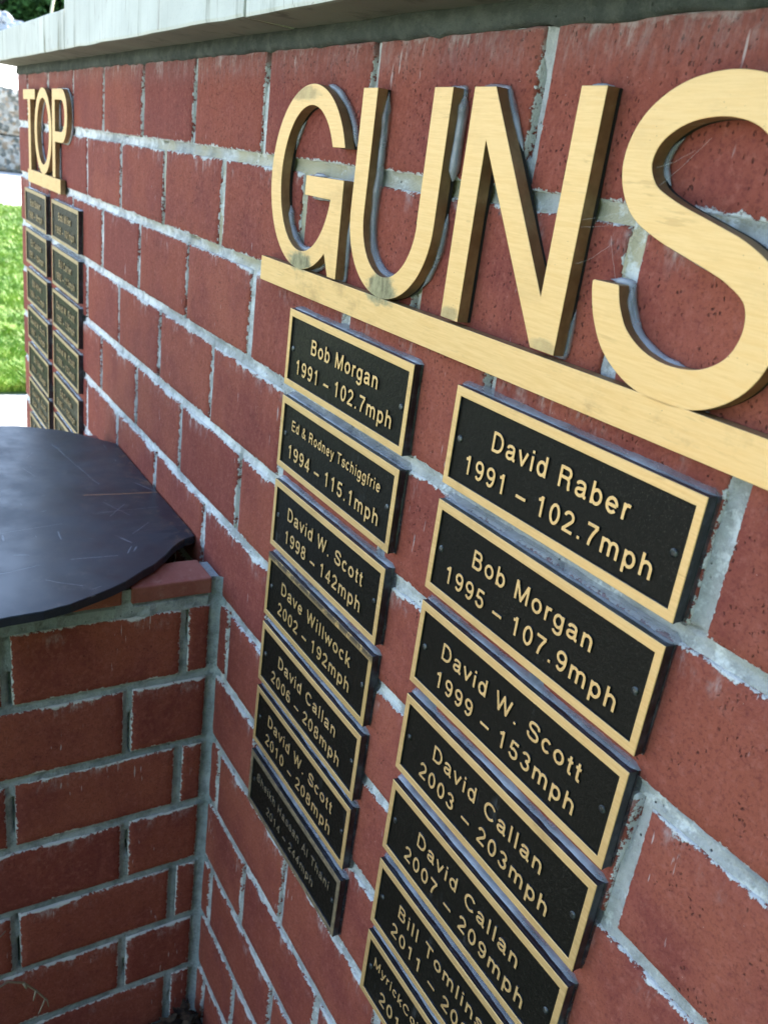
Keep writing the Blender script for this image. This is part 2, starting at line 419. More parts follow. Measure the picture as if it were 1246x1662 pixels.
# grass: short blades over the strip of lawn in view
def grass():
    n = 62000
    t = rng.random(n) ** 1.7
    x = -2.93 - t * 9.95
    lo = -0.35 + 0.115 * (-x - 2.9); hi = 0.75 + 0.165 * (-x - 2.9)
    y = lo + (hi - lo) * rng.random(n)
    clump = vnoise(x + 40, y + 40, 0.16, 5)
    h = (0.022 + 0.035 * rng.random(n) + 0.045 * clump) * (1 + 0.04 * (-x - 3))
    a = rng.random(n) * 2 * math.pi
    w = 0.0032 * (1 + 0.28 * (-x - 3))
    lean = h * (0.3 + 0.8 * rng.random(n)); b = rng.random(n) * 2 * math.pi
    P = np.zeros((n, 5, 3))
    dx, dy = np.cos(a) * w, np.sin(a) * w
    P[:, 0] = np.stack([x - dx, y - dy, np.zeros(n)], 1); P[:, 1] = np.stack([x + dx, y + dy, np.zeros(n)], 1)
    mx, my = x + np.cos(b) * lean * 0.35, y + np.sin(b) * lean * 0.35
    P[:, 2] = np.stack([mx + dx * .8, my + dy * .8, h * .6], 1); P[:, 3] = np.stack([mx - dx * .8, my - dy * .8, h * .6], 1)
    P[:, 4] = np.stack([x + np.cos(b) * lean, y + np.sin(b) * lean, h], 1)
    i = np.arange(n) * 5
    q = np.stack([i, i + 1, i + 2, i + 3], 1).tolist(); tr = np.stack([i + 3, i + 2, i + 4], 1).tolist()
    g = NG('grass_blade'); wo = g.coord('World')
    c = g.mix(g.ramp(g.noise(wo, 3.5, 3), 0.35, 0.65), (0.13, 0.28, 0.035), (0.24, 0.38, 0.05))
    c = g.mix(g.ramp(g.noise(wo, 45, 3), 0.5, 0.7), c, (0.38, 0.44, 0.09))
    c = g.mix(g.ramp(g.noise(wo, 2.2, 4, 0.7), 0.55, 0.68, 0, 0.55), c, (0.30, 0.30, 0.10))
    c = g.mix(g.ramp(g.noise(wo, 6, 3, 0.7), 0.55, 0.68, 0, 0.6), c, (0.05, 0.12, 0.02))
    mt = g.bsdf(c, 0.6, 0, None, 0.25)
    me = mesh('grass', P.reshape(-1, 3) + np.array([0, 0, 0.004]), q + tr, mt)
    tag(put('grass', me), 'bright green sunlit lawn grass beyond the end of the brick wall', 'grass', kind='stuff')
grass()

# ------------------------------------------------------------------ far background: block retaining wall, drive, rubble, wood
def pebble_mat():
    g = NG('pebbly_stone'); wo = g.coord('World')
    vv = g.n('ShaderNodeTexVoronoi'); g.put(vv.inputs['Vector'], wo); vv.inputs['Scale'].default_value = 11
    s3 = g.sep(vv.outputs['Color'])
    col = g.mix(g.ramp(s3[0], 0, 1), (0.10, 0.105, 0.09), (0.42, 0.40, 0.35))
    col = g.mix(g.ramp(s3[1], 0.7, 0.9, 0, 0.6), col, (0.30, 0.20, 0.11))
    col = g.mix(g.ramp(g.noise(wo, 2.5, 4, .7), 0.5, 0.66, 0, 0.6), col, (0.06, 0.075, 0.05))
    return g.bsdf(col, 0.85, 0, g.bump(g.math('MULTIPLY', vv.outputs['Distance'], -1), 1.0, 0.05))
M['pebble'] = pebble_mat()
def rock_geo(sx, sy, sz, seed, nx=16, amp=0.06):
    import bmesh
    bm = bmesh.new(); bmesh.ops.create_cube(bm, size=1.0)
    bmesh.ops.subdivide_edges(bm, edges=list(bm.edges), cuts=nx, use_grid_fill=True)
    for w in bm.verts:
        c = w.co
        f = 1 - 0.10 * max(0, (abs(c.x * 2) ** 8 + abs(c.y * 2) ** 8 + abs(c.z * 2) ** 8) - 1)
        p = Vector((c.x * sx, c.y * sy, c.z * sz)) * f
        q = p * 1.8 + Vector((seed * 3.1, 0, 0))
        p += (noise.noise_vector(q) * 0.8 + noise.noise_vector(q * 3.3) * 0.5 + noise.noise_vector(q * 8) * 0.25) * amp
        w.co = p
    me = bpy.data.meshes.new('stone_block'); me.materials.append(M['pebble']); bm.to_mesh(me); bm.free()
    return me
rw = empty('retaining_wall', (-23.4, 3.3, 0))
tag(rw, 'retaining wall of big rough pebbly blocks across the driveway behind the lawn', 'retaining wall')
blk = [rock_geo(0.7, 1.78, 0.86, 1), rock_geo(0.7, 1.78, 1.06, 2), rock_geo(0.7, 1.78, 0.86, 3), rock_geo(0.7, 1.78, 1.06, 4)]
for row in range(2):
    for k in range(-3, 5):
        put('stone_block', blk[row + 2 * (k % 2)], rw, (rng.random() * .08, (k + 0.5 * row) * 1.80 - 1.15 + 0.75 * row * 0, 0.44 + row * 0.97), None, (1, 1 if k % 3 else 0.985, 1))
v, f = box_geo(-0.6, -0.25, -6.5, 8.0, 0, 1.85)
put('drainage_backing', mesh('drainage_backing', v, f, M['mulch']), rw)
# drive climbing away above the blocks
v = [(-23.2, -14, 1.93), (-23.2, 22, 1.93), (-34, 22, 3.45), (-34, -14, 3.45), (-23.2, -14, 1.83), (-23.2, 22, 1.83), (-34, 22, 3.35), (-34, -14, 3.35)]
tag(put('sloping_drive', mesh('sloping_drive', v, [(0, 1, 2, 3), (4, 7, 6, 5), (0, 4, 5, 1), (1, 5, 6, 2), (2, 6, 7, 3), (3, 7, 4, 0)], M['concrete'])), kind='structure')
g = NG('mossy_kerb'); wo = g.coord('World')
M['kerb'] = g.bsdf(g.mix(g.ramp(g.noise(wo, 3, 4), 0.4, 0.65), (0.34, 0.33, 0.24), (0.13, 0.19, 0.07)), 0.9)
pts = []
for i in range(25):
    t = i / 24; pts.append((-28 - 1.5 * math.sin(t * 3.1), 1.0 + 6.5 * t, 2.72 + 0.16 * math.sin(t * 3.1)))
V, F = tube_geo(pts, 0.15, 8)
tag(put('kerb', mesh('kerb', V, F, M['kerb'], None, True)), 'mossy pale kerb curving under the corner of the coping', 'kerb')
def heap(name, label, cat, cx, cy, cz, rx, ry, rz, mat, seed, kind=None, n=40, amp=0.35):
    V, F = [], []
    for i in range(n + 1):
        for j in range(n + 1):
            a, b = i / n * 2 - 1, j / n * 2 - 1
            h = max(0, 1 - (a * a + b * b)) ** 0.7
            p = Vector((a * 3 + seed, b * 3, 0))
            V.append((cx + a * rx, cy + b * ry, cz + h * rz * (1 + amp * noise.noise(p) + amp * .6 * noise.noise(p * 3)) - 0.2))
    for i in range(n):
        for j in range(n):
            k = i * (n + 1) + j; F.append((k, k + n + 1, k + n + 2, k + 1))
    o = put(name, mesh(name, V, F, mat)); tag(o, label, cat, kind=kind); return o
g = NG('grey_rubble'); wo = g.coord('World')
rc = g.mix(g.ramp(g.noise(wo, 2.2, 5, 0.75), 0.35, 0.65), (0.28, 0.30, 0.32), (0.50, 0.53, 0.55))
M['rubble'] = g.bsdf(g.mix(g.ramp(g.noise(wo, 9, 4, .7), 0.6, 0.7), rc, (0.25, 0.13, 0.09)), 0.9, 0, g.bump(g.noise(wo, 6, 5), 1, 0.1))
v = [(-34, -30, 3.2), (-34, 40, 3.2), (-90, 60, 6.0), (-90, -50, 6.0)]
tag(put('hill', mesh('hill', v, [(0, 1, 2, 3)], M['lawn'])), kind='structure')
heap('rubble_heap', 'grey heap of rubble and broken concrete in front of the wood', 'rubble heap', -36, 4.4, 3.0, 3.0, 3.3, 1.85, M['rubble'], 2)
for i, (y, z, s, lab) in enumerate([(4.85, 4.55, 0.55, 'reddish brown broken stone lying on top of the grey rubble heap'), (5.65, 4.3, 0.45, 'grey pointed stone at the right shoulder of the rubble heap')]):
    me = rock_geo(s, s * 1.3, s * .9, 20 + i, 5, 0.22); me.materials[0] = M['rubble']
    tag(put('boulder', me, None, (-34.9, y, z)), lab, 'rock')

M['bark'] = NG('bark').bsdf((0.035, 0.028, 0.022), 0.95)
def leaf_mat(nm, a, b):
    g = NG(nm); wo = g.coord('World')
    return g.bsdf(g.mix(g.ramp(g.noise(wo, 1.1, 4, 0.7), 0.4, 0.62), a, b), 0.7, 0, None, 0.2)
M['leaf_a'] = leaf_mat('tree_leaf', (0.02, 0.055, 0.018), (0.07, 0.16, 0.04))
M['leaf_b'] = leaf_mat('dark_tree_leaf', (0.012, 0.035, 0.014), (0.045, 0.11, 0.03))
def crown_geo(cx, cz, r, n, seed, base=0.0):
    r_ = np.random.default_rng(seed)
    k = 26
    cen = r_.normal(size=(k, 3)); cen /= np.linalg.norm(cen, axis=1)[:, None]; cen *= r_.random((k, 1)) ** 0.5
    cen[:, 2] = np.maximum(cen[:, 2] * 1.1, -0.9)
    c = cen[r_.integers(0, k, n)]
    p = c * r + r_.normal(size=(n, 3)) * r * 0.17 + np.array([0, 0, cz])
    a = r_.normal(size=(n, 3)); a /= np.linalg.norm(a, axis=1)[:, None]
    b = np.cross(a, r_.normal(size=(n, 3))); b /= np.linalg.norm(b, axis=1)[:, None]
    s = (0.10 + 0.12 * r_.random((n, 1)))
    P = np.stack([p - a * s, p + b * s * .5, p + a * s, p - b * s * .5], 1).reshape(-1, 3)
    i = np.arange(n) * 4
    return P, np.stack([i, i + 1, i + 2, i + 3], 1).tolist()
trees = [(-44, 6.3, 'leaf_a', 'leafy tree in the wood left of the pale pole, above the rubble heap', 7),
         (-46, 9.0, 'leaf_b', 'dark tree in the wood just right of the pale pole', 9),
         (-45, 11.6, 'leaf_a', 'tree in the wood nearest the raised coping block', 8),
         (-52, 4.4, 'leaf_b', 'dark tree at the far left edge of the wood', 10),
         (-55, 8.2, 'leaf_b', 'tall dark tree furthest back in the wood behind the pole', 12),
         (-54, 12.6, 'leaf_b', 'dark tree in the back row of the wood above the lawn bank', 12),
         (-50, 15.5, 'leaf_a', 'tree in the wood hidden mostly by the raised coping block', 10)]
for i, (x, y, mt, lab, h) in enumerate(trees):
    t = empty('broadleaf_tree', (x, y, 3.6)); tag(t, lab, 'tree', 'trees of the wood behind the rubble')
    tp = [(0, 0, -0.6), (0.05, 0.1, 2), (-0.1, 0.1, h * .6), (0.1, 0, h)]
    geos = [tube_geo(tp, [0.28, 0.22, 0.15, 0.05], 8)]
    for b in range(6):
        an = b * 1.1 + i; z = 1.2 + b * h * 0.1
        geos.append(tube_geo([(0, 0, z), (math.cos(an) * 1.0, math.sin(an) * 1.0, z + 0.8), (math.cos(an) * 2.2, math.sin(an) * 2.2, z + 1.3)], [0.09, 0.06, 0.02], 5))
    V, F = merge(geos); put('trunk', mesh('trunk', V, F, M['bark']), t)
    P, Q = crown_geo(0, 2.2 + h * 0.22, 3.0, 12000, 100 + i)
    put('crown', mesh('crown', P, Q, M[mt]), t)
# unseen trees added on the right to shade the lower brickwork
for i, (x, y, h) in enumerate([(7.6, 0.8, 7.5), (7.2, -3.2, 8.5), (8.6, -7.0, 8.0), (9.5, 4.6, 8.5)]):
    t = empty('broadleaf_tree', (x, y, 0)); tag(t, ['leafy tree closest to the right-hand end of the brick wall', 'leafy tree second from the brick wall on its right-hand side', 'leafy tree furthest in front of the brick wall on the right', 'leafy tree behind the line of the brick wall on the right'][i], 'tree', 'trees standing to the right of the wall')
    V, F = merge([tube_geo([(0, 0, -0.3), (0.05, 0.1, 2), (-0.1, 0.1, h * .6), (0.1, 0, h)], [0.26, 0.2, 0.13, 0.04], 8)] +
                 [tube_geo([(0, 0, 1.2 + b * .8), (math.cos(b * 1.3) * 1.8, math.sin(b * 1.3) * 1.8, 2.4 + b * .8)], [0.08, 0.02], 5) for b in range(6)])
    put('trunk', mesh('trunk', V, F, M['bark']), t)
    Pq, Qq = crown_geo(0, 3.6, 3.0, 16000, 500 + i)
    put('crown', mesh('crown', Pq * np.array([1, 1, 1.15]), Qq, M['leaf_a']), t)
P = []
for i in range(9):
    Pq, Qq = crown_geo(0, 1.6, 2.6, 5000, 300 + i)
    P.append(((Pq * np.array([1, 1.2, 1.5]) + np.array([-60 + (i % 3), -6 + i * 3.6, 3.8])).tolist(), Qq))
V, F = merge(P)
tag(put('undergrowth', mesh('undergrowth', V, F, M['leaf_b'])), 'dark undergrowth filling the wood behind the trees', 'undergrowth', kind='stuff')
Pq, Qq = crown_geo(0, 0, 0.5, 5000, 77)
tag(put('verge', mesh('verge', Pq * np.array([3, 9, 0.8]) + np.array([-38.5, 8.5, 3.95]), Qq, M['leaf_a'])), 'bright green grassy verge along the foot of the wood', 'verge', kind='stuff')
g = NG('pale_pole'); M['pole'] = g.bsdf((0.62, 0.62, 0.36), 0.6)
V, F = tube_geo([(-20, 3.60, 1.0), (-20, 3.70, 1.9), (-20, 3.86, 2.9), (-20, 4.02, 3.8)], 0.026, 8)
V2, F2 = tube_geo([(-20, 3.58, 0.0), (-20, 3.60, 1.0)], 0.035, 8)
t = empty('marker_pole', (0, 0, 0)); tag(t, 'thin pale yellow pole leaning above the end coping stone', 'pole')
put('shaft', mesh('shaft', V, F, M['pole'], None, True), t); put('foot_sleeve', mesh('foot_sleeve', V2, F2, M['kerb'], None, True), t)
V, F = tube_geo([(-40, 4.05, 3.0), (-40, 4.05, 8.5)], 0.28, 10)
V2, F2 = box_geo(-40.3, -39.7, 3.75, 4.35, 8.5, 8.62)
t = empty('grey_post', (0, 0, 0)); tag(t, 'grey post at the top left corner behind the rubble heap', 'post')
put('shaft', mesh('shaft', V, F, M['rubble'], None, True), t); put('cap', mesh('cap', V2, F2, M['rubble']), t)

# ------------------------------------------------------------------ brick walls
H, L, JT = 101.6, 202.9, 11.0
def brick_mesh(length, height, depth, seed):
    """front face looks towards -Y at y=0, centred on x and z; rounded, slightly ragged arrises"""
    nx, nz = max(4, int(length / 9)), max(3, int(height / 9))
    V, F = [], []
    hx, hz = length / 2000, height / 2000
    rr = 0.0016
    def out(u, w):
        q = Vector((u * length * 0.02 + seed * 7.3, w * height * 0.02, seed))
        e = noise.noise(q * 1.3) * 0.9 + noise.noise(q * 4.0) * 0.45
        return e * 0.0009
    us = [-1 + 2 * i / nx for i in range(nx + 1)]; ws = [-1 + 2 * j / nz for j in range(nz + 1)]
    idx = {}
    for i, u in enumerate(us):
        for j, w in enumerate(ws):
            e = out(u, w)
            x, z = u * (hx - rr + (e if abs(u) == 1 else 0)), w * (hz - rr + (e if abs(w) == 1 else 0))
            q = Vector((x * 30 + seed, z * 30, 3.3))
            y = noise.noise(q) * 0.00055 + (0.0004 if (abs(u) == 1 or abs(w) == 1) else 0)
            idx[i, j] = len(V); V.append((x, y, z))
    for i in range(nx):
        for j in range(nz): F.append((idx[i, j], idx[i + 1, j], idx[i + 1, j + 1], idx[i, j + 1]))
    ring = [(i, 0) for i in range(nx + 1)] + [(nx, j) for j in range(1, nz + 1)] + [(i, nz) for i in range(nx - 1, -1, -1)] + [(0, j) for j in range(nz - 1, 0, -1)]
    prev = [idx[k] for k in ring]
    for dy, g_ in ((0.0006, 0.55), (0.0018, 1.0), (depth / 1000, 1.0)):
        cur = []
        for (i, j) in ring:
            x0, y0, z0 = V[idx[i, j]]
            x = x0 + (rr * g_ if i == nx else -rr * g_ if i == 0 else 0); z = z0 + (rr * g_ if j == nz else -rr * g_ if j == 0 else 0)
            cur.append(len(V)); V.append((x, y0 + dy if dy < 0.05 else dy, z))
        for a in range(len(ring)):
            b = (a + 1) % len(ring); F.append((prev[b], prev[a], cur[a], cur[b]))
        prev = cur
    F.append(tuple(prev))
    me = mesh('brick', V, F, M['brick'], None, True)
    at = me.attributes.new('hl', 'FLOAT', 'POINT'); at.data.foreach_set('value', [hx] * len(V))
    return me
_bc = {}
def get_brick(length, height=90.6, depth=88):
    k = (round(length), round(height), depth)
    vs = _bc.setdefault(k, [])
    cap = 8 if length > 180 else 3
    if len(vs) < cap: vs.append(brick_mesh(length, height, depth, len(_bc) * 11 + len(vs)))
    return vs[rnd.randrange(len(vs))] if len(vs) >= cap else vs[-1]

def lay(parent, frame, bricks, depth=88):
    """frame: matrix taking (u, depth-in, z) to world; bricks: (u0,u1,z0,z1) in mm"""
    for (u0, u1, z0, z1) in bricks:
        me = get_brick(u1 - u0, z1 - z0, depth)
        o = bpy.data.objects.new('brick', me)
        c = Vector(((u0 + u1) / 2000 + rnd.uniform(-.6, .6) * MM, rnd.uniform(-.5, .7) * MM, (z0 + z1) / 2000 + rnd.uniform(-.5, .5) * MM))
        fl = rnd.random() < 0.5 and depth < 80
        o.matrix_world = frame @ Matrix.Translation(c) @ Matrix.Rotation(rnd.uniform(-.0035, .0035), 4, 'Y') @ Matrix.Rotation(rnd.uniform(-.004, .004), 4, 'Z')
        link(o); o.parent = parent

def mortar_sheet(name, parent, frame, u0, u1, z0, z1, heads, mat, step=3.0, beds=None, seed=1, proud_top=None):
    nu, nz = int((u1 - u0) / step) + 1, int((z1 - z0) / step) + 1
    u = np.linspace(u0, u1, nu); z = np.linspace(z0, z1, nz)
    U, Z = np.meshgrid(u, z, indexing='ij')
    kc = np.ceil(-Z / H).astype(int)             # course number: k=0 above z=0
    kc = np.floor(-Z / H).astype(int) + 1
    dbed = np.abs(Z - np.round(Z / H) * H)
    dh = np.full(U.shape, 1e9); sg = np.zeros(U.shape)
    for k, hs in heads.items():
        mk = kc == k
        for h in hs:
            d = U - h; s = mk & (np.abs(d) < np.abs(dh)); dh = np.where(s, d, dh)
    d = np.minimum(dbed, np.abs(dh))
    wob = (vnoise(U, Z, 22, seed) - .5) * 1.6
    dd = np.clip((d + wob) / 6.0, 0, 1.3)
    n = (vnoise(U, Z, 7, seed + 1) - .5) * 1.0 + (vnoise(U, Z, 70, seed + 2) - .5) * 1.6 + (vnoise(U, Z, 3.5, seed + 3) - .5) * 0.6
    y = 1.7 + 2.4 * (1 - np.minimum(dd, 1) ** 2) + n
    y = np.where(dd >= 1.0, 3.2 + n, y)
    # mortar shrunk away from the brick on one side of some head joints
    gate = vnoise(U, Z, 45, seed + 5) > 0.60
    gw = np.clip((vnoise(U, Z, 45, seed + 5) - 0.52) / 0.10, 0, 1) * np.clip((-dh - 2.2 + wob * .4) / 1.2, 0, 1) * np.clip((dbed - 4) / 3, 0, 1) * (np.abs(dh) < 8)
    y = y + 9.0 * gw
    gate2 = vnoise(U, Z, 60, seed + 8) > 0.80
    db = Z - np.round(Z / H) * H
    y = np.where((db > 3.2) & (db < 6.5) & gate2, 9.0, y)
    P = np.stack([U, y, Z], -1).reshape(-1, 3) * MM
    # drop quads that lie well under a brick
    i = np.arange((nu - 1) * (nz - 1)); a = (i // (nz - 1)) * nz + i % (nz - 1)
    q = np.stack([a, a + nz, a + nz + 1, a + 1], 1)
    dm = d.reshape(-1)
    q = q[dm[q].min(axis=1) < 11]
    used = np.unique(q); remap = np.full(len(P), -1); remap[used] = np.arange(len(used))
    me = mesh(name, P[used], remap[q].tolist(), mat, None, True)
    o = bpy.data.objects.new(name, me); o.matrix_world = frame
    link(o); o.parent = parent; o['kind'] = 'stuff'
    return o

wall = empty('brick_wall', (0, 0, 0))
tag(wall, 'long red brick memorial wall with pale coping carrying the bronze letters and plaques', 'wall')
FM = Matrix.Translation((0, 0, GZ))
XL, XR = -715.0, 1826.0
NC = 12
heads, bricks = {}, []
for k in range(NC + 1):
    z1 = -(k - 1) * H - JT / 2; z0 = -k * H + JT / 2
    if k == 0: z1 = 97.0
    if k == NC: z0 += 0
    hs = [n * L + (L / 2 if k % 2 else 0) for n in range(-5, 12)]
    hs = [h for h in hs if XL + 30 < h < XR - 30]
    heads[k] = hs
    e = [XL - JT / 2] + hs + [XR + JT / 2]
    for a, b in zip(e[:-1], e[1:]): bricks.append((a + JT / 2, b - JT / 2, z0, z1))
lay(wall, FM, bricks)
mortar_sheet('mortar', wall, FM, XL + 4, XR - 4, -NC * H, 96, heads, M['mortar'], 2.0, seed=21)
v, f = box_geo(XL * MM + .012, XR * MM - .012, 0.012, 0.288, 0, GZ + 0.097)
put('core', mesh('core', v, f, M['bedding']), wall)

# coping stones and the dark bedding mortar under them
cs = [(-0.7285, -0.0335, 0.166), (-0.0295, 0.6625, 0.225), (0.6665, 1.3585, 0.225), (1.3625, 2.0545, 0.225)]
for i, (a, b, t) in enumerate(cs):
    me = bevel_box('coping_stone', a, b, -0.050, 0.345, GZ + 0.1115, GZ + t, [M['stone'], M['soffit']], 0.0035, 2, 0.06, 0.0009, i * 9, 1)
    put('coping_stone', me, wall)
for x_ in (-0.0315, 0.6645, 1.3605):
    v, f = box_geo(x_ - 0.0025, x_ + 0.0025, -0.043, 0.338, GZ + 0.114, GZ + (0.160 if x_ < 0 else 0.219))
    put('joint_mortar', mesh('joint_mortar', v, f, M['bedding']), wall)
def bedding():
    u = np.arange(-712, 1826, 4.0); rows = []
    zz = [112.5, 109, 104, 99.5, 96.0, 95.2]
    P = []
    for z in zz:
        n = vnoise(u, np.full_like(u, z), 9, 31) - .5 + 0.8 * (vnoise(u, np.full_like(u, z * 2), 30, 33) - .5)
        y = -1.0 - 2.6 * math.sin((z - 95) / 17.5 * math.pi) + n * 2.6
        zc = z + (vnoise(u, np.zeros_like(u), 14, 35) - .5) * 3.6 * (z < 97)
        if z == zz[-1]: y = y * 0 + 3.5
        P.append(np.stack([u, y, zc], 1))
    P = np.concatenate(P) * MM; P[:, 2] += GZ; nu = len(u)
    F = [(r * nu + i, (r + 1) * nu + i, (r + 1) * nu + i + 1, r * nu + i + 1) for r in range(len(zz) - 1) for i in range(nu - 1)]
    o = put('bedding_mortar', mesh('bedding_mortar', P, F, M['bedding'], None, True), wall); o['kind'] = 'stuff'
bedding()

# ------------------------------------------------------------------ brick enclosure in front of the wall
pl = empty('brick_enclosure', (0, 0, 0))
tag(pl, 'low three-sided brick enclosure built against the wall under a black cover', 'planter')
XF = 582.0
DEP = 700.0
def return_wall(x_face, flip, detail):
    # frame: u runs from the main wall towards the viewer (-Y); outward normal +X (flip: -X)
    s = 1 if not flip else -1
    # local x(u) -> -Y world, local y (into wall) -> -X*s, z -> z
    fr = Matrix(((0, -s, 0, x_face * MM), (-1, 0, 0, 0), (0, 0, 1, GZ), (0, 0, 0, 1)))
    hd, br = {}, []
    for k in range(6, NC + 1):
        z1 = -(k - 1) * H - JT / 2 + 0.0; z0 = -k * H + JT / 2
        off = 44.0 if k % 2 == 0 else 111.5
        hs = [off + n * L for n in range(4) if off + n * L < DEP - 30]
        hd[k] = hs
        e = [13 - JT / 2] + hs + [DEP + JT / 2]
        for a, b in zip(e[:-1], e[1:]): br.append((a + JT / 2, b - JT / 2, z0, z1))
    if flip:
        br = [(-b, -a, c, d) for a, b, c, d in br]; hd = {k: [-h for h in v] for k, v in hd.items()}
        fr = Matrix(((0, 1, 0, x_face * MM), (1, 0, 0, 0), (0, 0, 1, GZ), (0, 0, 0, 1)))
    lay(pl, fr, br, 54)
    if not flip: mortar_sheet('mortar', pl, fr, 0.0, DEP - 3, -NC * H, -5 * H - 4, hd, M['mortar_grey'], 3.0 if detail else 6.0, seed=51 + flip)
    else: mortar_sheet('mortar', pl, fr, -DEP + 3, 0.0, -NC * H, -5 * H - 4, hd, M['mortar_grey'], 6.0, seed=51 + flip)
return_wall(XF, False, True)
return_wall(20.0, True, False)
v, f = merge([box_geo(XF * MM - 0.048, XF * MM - 0.012, -0.69, -0.002, 0, GZ - 0.503), box_geo(0.032, 0.068, -0.69, -0.002, 0, GZ - 0.503), box_geo(0.095, 0.507, -0.69, -0.63, 0, GZ - 0.503)])
put('core', mesh('core', v, f, M['bedding']), pl)
# front wall of the enclosure
fr = Matrix(((1, 0, 0, 0), (0, 1, 0, -DEP * MM - 0.0), (0, 0, 1, GZ), (0, 0, 0, 1)))
hd, br = {}, []
for k in range(6, NC + 1):
    z1 = -(k - 1) * H - JT / 2; z0 = -k * H + JT / 2
    hs = [122 + n * L + (L / 2 if k % 2 else 0) for n in range(3) if 122 + n * L + (L / 2 if k % 2 else 0) < 470]
    hd[k] = hs; e = [112.0] + hs + [490.0]
    e = [20 + 92.0] + [h for h in hs if h > 150] + [490.0]
    for a, b in zip(e[:-1], e[1:]): br.append((a + JT / 2, b - JT / 2, z0, z1))
lay(pl, fr, br, 60)
mortar_sheet('mortar', pl, fr, 108, 494, -NC * H, -5 * H - 4, hd, M['mortar_grey'], 6.0, seed=71)
# bed joint and the thin brick pavers on top
ZT = -475.0
def paver(name, x0, x1, y0, y1):
    cx_, cy_, wx, wy = (x0 + x1) / 2 * MM, (y0 + y1) / 2 * MM, (x1 - x0) / 2 * MM, (y1 - y0) / 2 * MM
    me = bevel_box('paver', -wx, wx, -wy, wy, -0.01025, 0.01025, M['paver'], 0.0022, 2, 0.02, 0.0006, x0 + y0)
    put('paver', me, pl, (cx_, cy_, GZ + (ZT - 10.25) * MM))
y = -13.0; pj = []
while y > -DEP + 20:
    n = 97 if y > -20 else 98
    paver('paver', XF - 55, XF, max(y - n, -DEP), y); paver('paver', 20, 75, max(y - n, -DEP), y); y -= n; pj.append(y - 5.5); y -= 11
x = 124.0
while x < 480:
    paver('paver', x, min(x + 98, 480), -DEP, -DEP + 92); x += 109
def bed_strip():
    # mortar under and between the pavers of the right-hand side wall, facing +X, with ragged face
    P, F = [], []
    ys = np.arange(0, DEP, 4.0); zz = [-474.5 - 3, -483, -489, -495, -500, -506, -512, -515]
    for z in zz:
        yj = np.min(np.abs(ys[:, None] + np.array(pj)[None, :]), axis=1)
        n = (vnoise(ys, np.full_like(ys, z), 8, 91) - .5) * 2.6 + (vnoise(ys, np.full_like(ys, z), 30, 92) - .5) * 2.4
        inj = (yj < 9) | (ys < 15)
        x = XF - 2.2 + n
        if z > -496: x = np.where(inj, XF - 3.0 + n, XF - 9.0)
        if ys is not None: x = np.where(ys < 13, x - 1.5, x)
        P.append(np.stack([x, -ys, np.full_like(ys, z)], 1))
    P = np.concatenate(P) * MM; P[:, 2] += GZ; nu = len(ys)
    F = [(r * nu + i, (r + 1) * nu + i, (r + 1) * nu + i + 1, r * nu + i + 1) for r in range(len(zz) - 1) for i in range(nu - 1)]
    top = []
    for c in pj + [-6.5]:
        w = 5.5
        v, f = box_geo((XF - 51) * MM, (XF - 4.5) * MM, (c - w) * MM, (c + w) * MM, GZ - 0.494, GZ - 0.4785)
        top.append((v, f))
    top.append(box_geo((XF - 51) * MM, (XF - 7) * MM, -0.69, -0.001, GZ - 0.512, GZ - 0.4958))
    top.append(box_geo(0.024, 0.071, -0.69, -0.001, GZ - 0.512, GZ - 0.4958))
    top.append(box_geo(0.110, 0.488, -0.697, -0.612, GZ - 0.512, GZ - 0.4958))
    V2, F2 = merge([(P.tolist(), F)] + top)
    o = put('bed_mortar', mesh('bed_mortar', V2, F2, M['mortar_grey']), pl); o['kind'] = 'stuff'
bed_strip()

# vertical corner joint
def corner():
    zs = np.arange(-NC * H, -474, 4.0)
    P = []
    for j, (dx, dy) in enumerate([(-1.0, -15), (0.3, -11), (1.6, -6.0), (2.6, -3.0), (6, 0.5), (11, 2.6)]):
        n = (vnoise(zs, np.full_like(zs, j * 5.0), 9, 61) - .5) * 2.2 + (vnoise(zs, np.full_like(zs, j * 2.0), 40, 62) - .5) * 2.4
        P.append(np.stack([XF - 4.5 + dx + n, dy + n * 0.5, zs], 1))
    P = np.concatenate(P) * MM; P[:, 2] += GZ; n_ = len(zs)
    F = [(r * n_ + i, (r + 1) * n_ + i, (r + 1) * n_ + i + 1, r * n_ + i + 1) for r in range(5) for i in range(n_ - 1)]
    o = put('corner_mortar', mesh('corner_mortar', P, F, M['mortar_grey'], None, True), pl)
corner()

